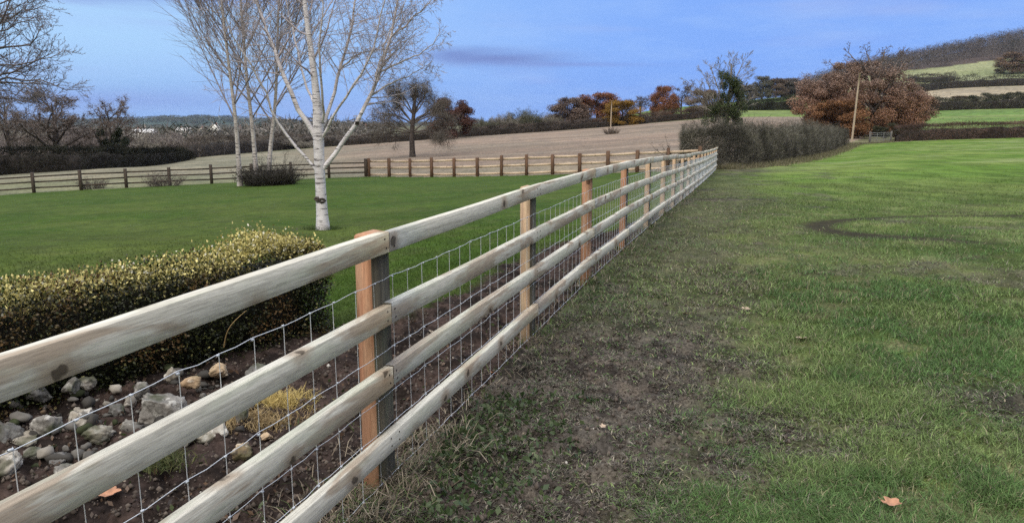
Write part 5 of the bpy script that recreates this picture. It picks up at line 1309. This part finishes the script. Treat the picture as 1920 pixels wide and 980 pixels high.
# ------------------------------------------------------------------ clipped garden hedge
def box_hedge():
    rng = np.random.RandomState(17)
    A = np.array([-1.30, 5.28]); u = np.array([-.61, -.79]); u /= np.linalg.norm(u); nv = np.array([u[1], -u[0]]) ; 
    if nv[0] > 0: nv = -nv          # away from the fence
    L, W, Hh = 4.6, .60, .675
    root = thing('box_hedge', (A[0], A[1], Hs(A[0], A[1])), 'clipped evergreen hedge with yellow-cream tips along its top, in the left foreground', 'hedge'); z0 = root.location.z
    n = 92000
    s = rng.rand(n) * L; face = rng.rand(n); w = rng.rand(n); t = rng.rand(n)
    # shell points: front 45%, top 35%, back 8%, end 12%
    N3 = np.zeros((n, 3)); fr = face < .52; tp = (face >= .52) & (face < .84); en = (face >= .84) & (face < .94); bk = face >= .94
    w[fr] = 0; N3[fr] = (-nv[0], -nv[1], 0); t[tp] = 1; N3[tp] = (0, 0, 1); s[en] = 0; N3[en] = (-u[0], -u[1], 0); w[bk] = 1; N3[bk] = (nv[0], nv[1], 0)
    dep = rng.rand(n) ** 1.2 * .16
    # rounded shape: pull edges in
    hh = Hh * (.96 + .06 * NA.fbm(s * 1.8, w * 2, 3) + .16 * np.exp(-((s - .42) / .20) ** 2) + .03 * sstep(.6, 0, s))
    bulge = .05 * (NB.fbm(s * 2.2, t * 3, 3) - .5) * 2
    tt = t * hh
    ww = (w - .5) * W * (1 - .10 * (t > .85)) 
    rnd = sstep(.92, 1.0, t) * .03
    ww = ww - np.sign(w - .5) * rnd * (np.abs(w - .5) > .3)
    se = s + .02 * sstep(.85, 1, t) * (s < .1)
    X = A[0] + u[0] * se + nv[0] * (ww + W / 2); Y = A[1] + u[1] * se + nv[1] * (ww + W / 2)
    P = np.stack([X - A[0], Y - A[1], tt], -1) - N3 * (dep - bulge)[:, None] + np.array([0, 0, .0])
    P[:, :] += rng.normal(size=P.shape) * .012
    # ragged tips on top
    tip = tp & (rng.rand(n) < .12); P[tip, 2] += rng.rand(tip.sum()) ** 2 * .05 * (1 + 1.4 * np.exp(-((s[tip] - .45) / .3) ** 2))
    Lf = .012 + .014 * rng.rand(n); V, F = leaves(P, Lf, Lf * .62, rng, N3 + np.array([0, 0, .3]), .8)
    top = tt / hh
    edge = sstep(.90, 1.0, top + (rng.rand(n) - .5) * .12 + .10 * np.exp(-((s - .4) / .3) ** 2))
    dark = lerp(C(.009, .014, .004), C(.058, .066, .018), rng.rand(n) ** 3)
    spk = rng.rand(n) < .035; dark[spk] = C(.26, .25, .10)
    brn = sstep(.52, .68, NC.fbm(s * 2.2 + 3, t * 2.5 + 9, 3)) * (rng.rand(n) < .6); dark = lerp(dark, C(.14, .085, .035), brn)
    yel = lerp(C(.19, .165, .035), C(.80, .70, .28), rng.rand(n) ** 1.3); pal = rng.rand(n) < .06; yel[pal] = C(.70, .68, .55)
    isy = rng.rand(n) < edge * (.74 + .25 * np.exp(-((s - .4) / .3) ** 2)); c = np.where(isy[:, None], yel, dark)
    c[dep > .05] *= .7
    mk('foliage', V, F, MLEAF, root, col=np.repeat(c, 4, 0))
    # inner stems and woody core
    m = 30; Vc = []
    for k in range(m):
        q = .10 + (L - .2) * k / (m - 1); g = .3 if k in (0, m - 1) else 1
        for a, b in ((-.38, .0), (-.40, .5), (-.34, .84), (.34, .84), (.40, .5), (.38, .0)):
            aa = W / 2 + a * W * g * .82 * (.95 + .1 * rng.rand()); Vc.append([u[0] * q + nv[0] * aa, u[1] * q + nv[1] * aa, b * Hh * (.95 + .06 * rng.rand()) - .02])
    Fc = [[k * 6 + j, k * 6 + (j + 1) % 6, (k + 1) * 6 + (j + 1) % 6, (k + 1) * 6 + j] for k in range(m - 1) for j in range(6)]
    mk('stems', np.array(Vc), [np.array(Fc), np.array([[0, 1, 2, 3, 4, 5], [(m - 1) * 6 + j for j in range(6)]])], plain('box_core', (.012, .011, .008), .95, nscale=12, var=.5), root)
    # one long arching shoot
    p0 = at(418, 640, 4.35) ; sh_ = spline([at(420, 650, 4.3), at(425, 620, 4.2), at(440, 600, 4.15), at(462, 582, 4.1)], 10) - np.array(root.location)
    V, F = tubes([(sh_, np.linspace(.004, .0015, 10))], 5); mk('shoot', V, F, plain('straw_shoot', (.36, .26, .12), .7), root)
box_hedge()

# ------------------------------------------------------------------ rockery stones
def rock_mat(name, a, b_, lich):
    m, nt, b = newmat(name); o = mapping(nt, (1, 1, 1), rnd=True)
    n1 = noise(nt, o, 9, 5, .65); n2 = noise(nt, o, 22, 4, .6); n3 = noise(nt, o, 4, 3, .6)
    c = mixc(nt, ramp(nt, n1, .35, .65), a, b_); c = mixc(nt, ramp(nt, n2, .52, .66, 0, .8), c, lich); c = mixc(nt, ramp(nt, n3, .47, .62, 0, .85), c, (.035, .042, .018)); c = mixc(nt, ramp(nt, noise(nt, o, 38, 3, .6), .52, .7, 0, .7), c, (.05, .045, .04))
    nt.links.new(c, b.inputs['Base Color']); b.inputs['Roughness'].default_value = .9; b.inputs['Specular IOR Level'].default_value = .2; bump(nt, b, n1, .9, .02); return m
MR = [rock_mat('grey_stone', (.13, .125, .115), (.24, .225, .205), (.42, .41, .38)), rock_mat('pale_stone', (.24, .215, .175), (.36, .33, .285), (.52, .50, .46)), rock_mat('tan_stone', (.30, .21, .13), (.42, .32, .21), (.50, .44, .36)), rock_mat('dark_stone', (.07, .07, .065), (.13, .125, .12), (.20, .20, .19))]
def ico(sub=3):
    import bmesh
    bm = bmesh.new(); bmesh.ops.create_icosphere(bm, subdivisions=sub, radius=1); V = np.array([v.co[:] for v in bm.verts]); F = np.array([[v.index for v in f.verts] for f in bm.faces]); bm.free(); return V, F
IV, IF = ico(4)
def rock(px, py, wpx, hr, mi, label, seed, lift=0, Y=None):
    rng = np.random.RandomState(seed)
    Y = Y or -CAMZ / slope(py + wpx * hr * .35); x = xpx(px, py, Y); w = wpx * Y / FPX / 2
    V = IV.copy()
    for k in range(11):         # cut planes for a broken look
        d = rng.normal(size=3); d /= np.linalg.norm(d); o = rng.uniform(.55, .85); t = V @ d; V = V - np.maximum(t - o, 0)[:, None] * d * .92
    V *= (1 + .12 * (NA.fbm(V[:, 0] * 3 + seed, V[:, 1] * 3 + V[:, 2] * 2, 3) - .5) * 2)[:, None]
    V *= 1 + (NB.fbm(V[:, 0] * 6 + seed, V[:, 2] * 6 + V[:, 1] * 4, 4)[:, None] - .5) * .40
    V *= np.array([w, w * rng.uniform(.7, 1.0), w * hr * 1.15]); a = rng.uniform(-.3, .3); c, s_ = math.cos(a), math.sin(a); V = V @ np.array([[c, 0, s_], [0, 1, 0], [-s_, 0, c]])
    o = mk('rock', V, IF, MR[mi]); o.location = (x, Y, Hs(x, Y) + w * hr * .45 + lift); o.rotation_euler[2] = rng.rand() * 3
    tag(o, label, 'rock', 'rockery stones at the foot of the clipped hedge')
for i, r in enumerate([
    (302, 762, 92, .75, 0, 'big knobbly grey stone with white lichen under the hedge, largest of the rockery'), (398, 803, 92, .45, 1, 'flat pale sandy slab right of the big knobbly stone'),
    (92, 795, 70, .8, 0, 'upright grey stone with mossy top near the left edge'), (152, 778, 62, .8, 1, 'pale angular stone between the upright grey stone and the big knobbly one'), (135, 742, 40, .9, 0, 'small pointed grey stone leaning at the back of the pile'),
    (185, 815, 60, .6, 1, 'light wedge-shaped stone resting before the pale angular one'), (42, 812, 72, .6, 1, 'whitish rough stone just above the second rail at the left edge'), (15, 868, 90, .5, 1, 'large whitish rounded stone lowest at the left edge'),
    (20, 800, 75, .9, 3, 'very dark block-shaped stone behind the whitish ones at the left edge'), (160, 735, 42, .7, 1, 'small light stone high at the back of the pile'), (240, 790, 46, .7, 0, 'medium grey stone against the left side of the big knobbly one'),
    (362, 728, 44, .7, 2, 'rounded tan stone behind the second rail, right of the big knobbly one'), (412, 706, 44, .6, 2, 'light tan stone showing just over the second rail'), (455, 838, 56, .6, 2, 'orange-tan stone sitting in the soil near the straw clump'),
    (345, 826, 46, .45, 0, 'small grey-white stone at the left end of the flat slab'), (455, 780, 34, 1.3, 0, 'narrow grey stone standing upright right of the flat slab'), (60, 850, 44, .6, 0, 'small grey stone among the whitish ones at the left edge'),
    (215, 850, 40, .6, 3, 'small dark stone in the soil below the pile'), (485, 720, 46, .6, 3, 'dark stone under the right part of the hedge'),
    (265, 735, 40, .7, 0, 'small grey stone peeping over the back of the big knobbly one'), (110, 850, 50, .6, 3, 'dark flat stone just below the upright grey stone'), (325, 715, 34, .8, 1, 'little pale stone in the hedge shade behind the big knobbly one'),
    (75, 750, 50, .7, 3, 'dark mossy stone in the hedge shade at the far left'), (220, 760, 44, .8, 3, 'dark stone between the pale angular one and the big knobbly one'), (170, 862, 30, .6, 1, 'tiny pale chip stone on the soil in front of the pile'),
    (120, 880, 60, .45, 0, 'flat grey stone half behind the second rail near the left edge'), (500, 812, 30, .6, 2, 'tiny tan stone in the soil right of the orange-tan one'), (560, 700, 30, .7, 3, 'small dark stone by the right-hand end of the hedge'), (270, 840, 34, .5, 1, 'small pale stone in the soil under the big knobbly one')]):
    rock(r[0], r[1], r[2], r[3], r[4], r[5], 40 + i, lift=(.05 if r[1] < 760 else 0))
def rubble():
    rng = np.random.RandomState(63); V = []; F = []; cc = []; k0 = 0; V0, F0 = ico(2)
    for _ in range(150):
        px = rng.uniform(-60, 470) ** 1.0; py = rng.uniform(700, 875) if px < 250 else rng.uniform(700, 820)
        Y = -CAMZ / slope(py); x = xpx(px, py, Y)
        if fdist(x, Y) > -.25: continue
        r = .012 + .038 * rng.rand() ** 2; v = V0.copy()
        for q in range(6):
            d = rng.normal(size=3); d /= np.linalg.norm(d); t = v @ d; v = v - np.maximum(t - rng.uniform(.5, .8), 0)[:, None] * d * .9
        v = v * (1 + .35 * (rng.rand(len(v), 1) - .5)) * r * np.array([1.1, .9, .75]) * rng.uniform(.7, 1.3, 3) + np.array([x, Y, Hs(x, Y) + r * .35 + rng.rand() * .02]); V.append(v); F.append(F0 + k0); k0 += len(v)
        b = [C(.115, .108, .098), C(.24, .22, .19), C(.045, .042, .038), C(.035, .042, .02), C(.12, .085, .055)][rng.choice(5, p=[.3, .12, .3, .2, .08])]
        cc.append(np.tile(b * rng.uniform(.7, 1.2), (len(v), 1)) * rng.uniform(.8, 1.2, (len(v), 1)))
    o = mk('rubble', np.concatenate(V), np.concatenate(F), MTWIG, col=np.concatenate(cc)); tag(o, 'small broken stones and chips packed between the rockery stones', 'rubble', kind='stuff')
rubble()
def clump(name, px, py, w, n, c0, c1, L, label, seed, lean=.9):
    rng = np.random.RandomState(seed); Y = 14.5 if name == 'grass_tuft' else -CAMZ / slope(py); x = xpx(px, py, Y); z = Hs(x, Y)
    P = rng.normal(size=(n, 3)) * np.array([w, w * .6, .01]) * .4; P[:, 2] = 0
    V, F, c = blades(P, None, L * (.6 + .7 * rng.rand(n)), .003 + .003 * rng.rand(n), rng, lerp(np.array(c0), np.array(c1), rng.rand(n)), np.full(n, lean))
    o = mk(name, V, F, MGRASS, col=c); o.location = (x, Y, z); tag(o, label, 'plant' if name != 'grass_tuft' else 'grass', None, 'stuff' if name == 'grass_tuft' else None)
clump('straw_clump', 528, 758, .22, 900, (.32, .24, .08), (.60, .48, .20), .10, 'bright straw-yellow grass clump right of the rockery below the second rail', 1)
clump('straw_clump', 480, 790, .30, 900, (.20, .14, .07), (.42, .32, .17), .08, 'duller brown straw clump left of the bright straw-yellow one', 2)
clump('grass_tuft', 606, 433, .55, 700, (.025, .05, .012), (.07, .10, .03), .11, 'darker longer grass left unmown round the foot of the white birch', 5, .5)
clump('weed_clump', 290, 880, .2, 700, (.04, .06, .02), (.12, .12, .05), .06, 'mossy green clump on the soil below the second rail', 3)

# ------------------------------------------------------------------ fallen leaves
MFL = plain('dead_leaf', (.34, .175, .105), .6, nscale=40, var=.25)
MFL2 = plain('pale_dead_leaf', (.36, .28, .21), .6, nscale=40, var=.25)
def fallen(px, py, s, label, seed, mat=None, lift=.02):
    rng = np.random.RandomState(seed); Y = -CAMZ / slope(py); x = xpx(px, py, Y)
    n = 26; th = np.linspace(0, 2 * math.pi, n, endpoint=False); rr = .62 + .32 * np.abs(np.cos(2.5 * th)) + .06 * rng.rand(n); rr *= np.where(np.cos(th) < -.9, .8, 1)
    ring = np.stack([np.cos(th) * rr, np.sin(th) * rr * .72, np.zeros(n)], -1); mid = ring * .5
    V = np.concatenate([[[0, 0, 0]], mid, ring]); V[:, 2] = .35 * np.abs(V[:, 1]) + .25 * V[:, 0] ** 2 + rng.normal(size=len(V)) * .03; V *= s
    F3 = [[0, 1 + i, 1 + (i + 1) % n] for i in range(n)]; F4 = [[1 + i, 1 + n + i, 1 + n + (i + 1) % n, 1 + (i + 1) % n] for i in range(n)]
    stalk, SF = tubes([(np.array([[-.7, 0, .1], [-1.0, .05, .12], [-1.25, .15, .2]]) * s, np.array([.03, .025, .02]) * s)], 4)
    V2, F2 = joinm([(V, [np.array(F3), np.array(F4)]), (stalk, SF)])
    o = mk('fallen_leaf', V2, F2, mat or MFL); o.location = (x, Y, Hs(x, Y) + lift); o.rotation_euler = (rng.uniform(.1, .4), rng.uniform(-.2, .2), rng.uniform(0, 6))
    tag(o, label, 'leaf', 'fallen leaves on the grass')
fallen(1670, 960, .042, 'large orange-brown curled leaf in the grass at the bottom right', 1, lift=.035)
fallen(1398, 578, .04, 'tan leaf standing up in the grass right of the worn strip', 2, MFL2)
fallen(1285, 588, .035, 'small brown leaf on the worn strip', 3)
fallen(1503, 636, .055, 'flat pale grey-brown leaf in the grass to the right', 4, MFL2)
fallen(925, 695, .05, 'red-orange leaf lying at the foot of the fence between the first and second posts', 5)
fallen(205, 938, .05, 'pinkish-brown leaf on the soil under the second rail', 6)
fallen(1130, 815, .02, 'tiny pale leaf fragment in the foreground mud', 7, MFL2)
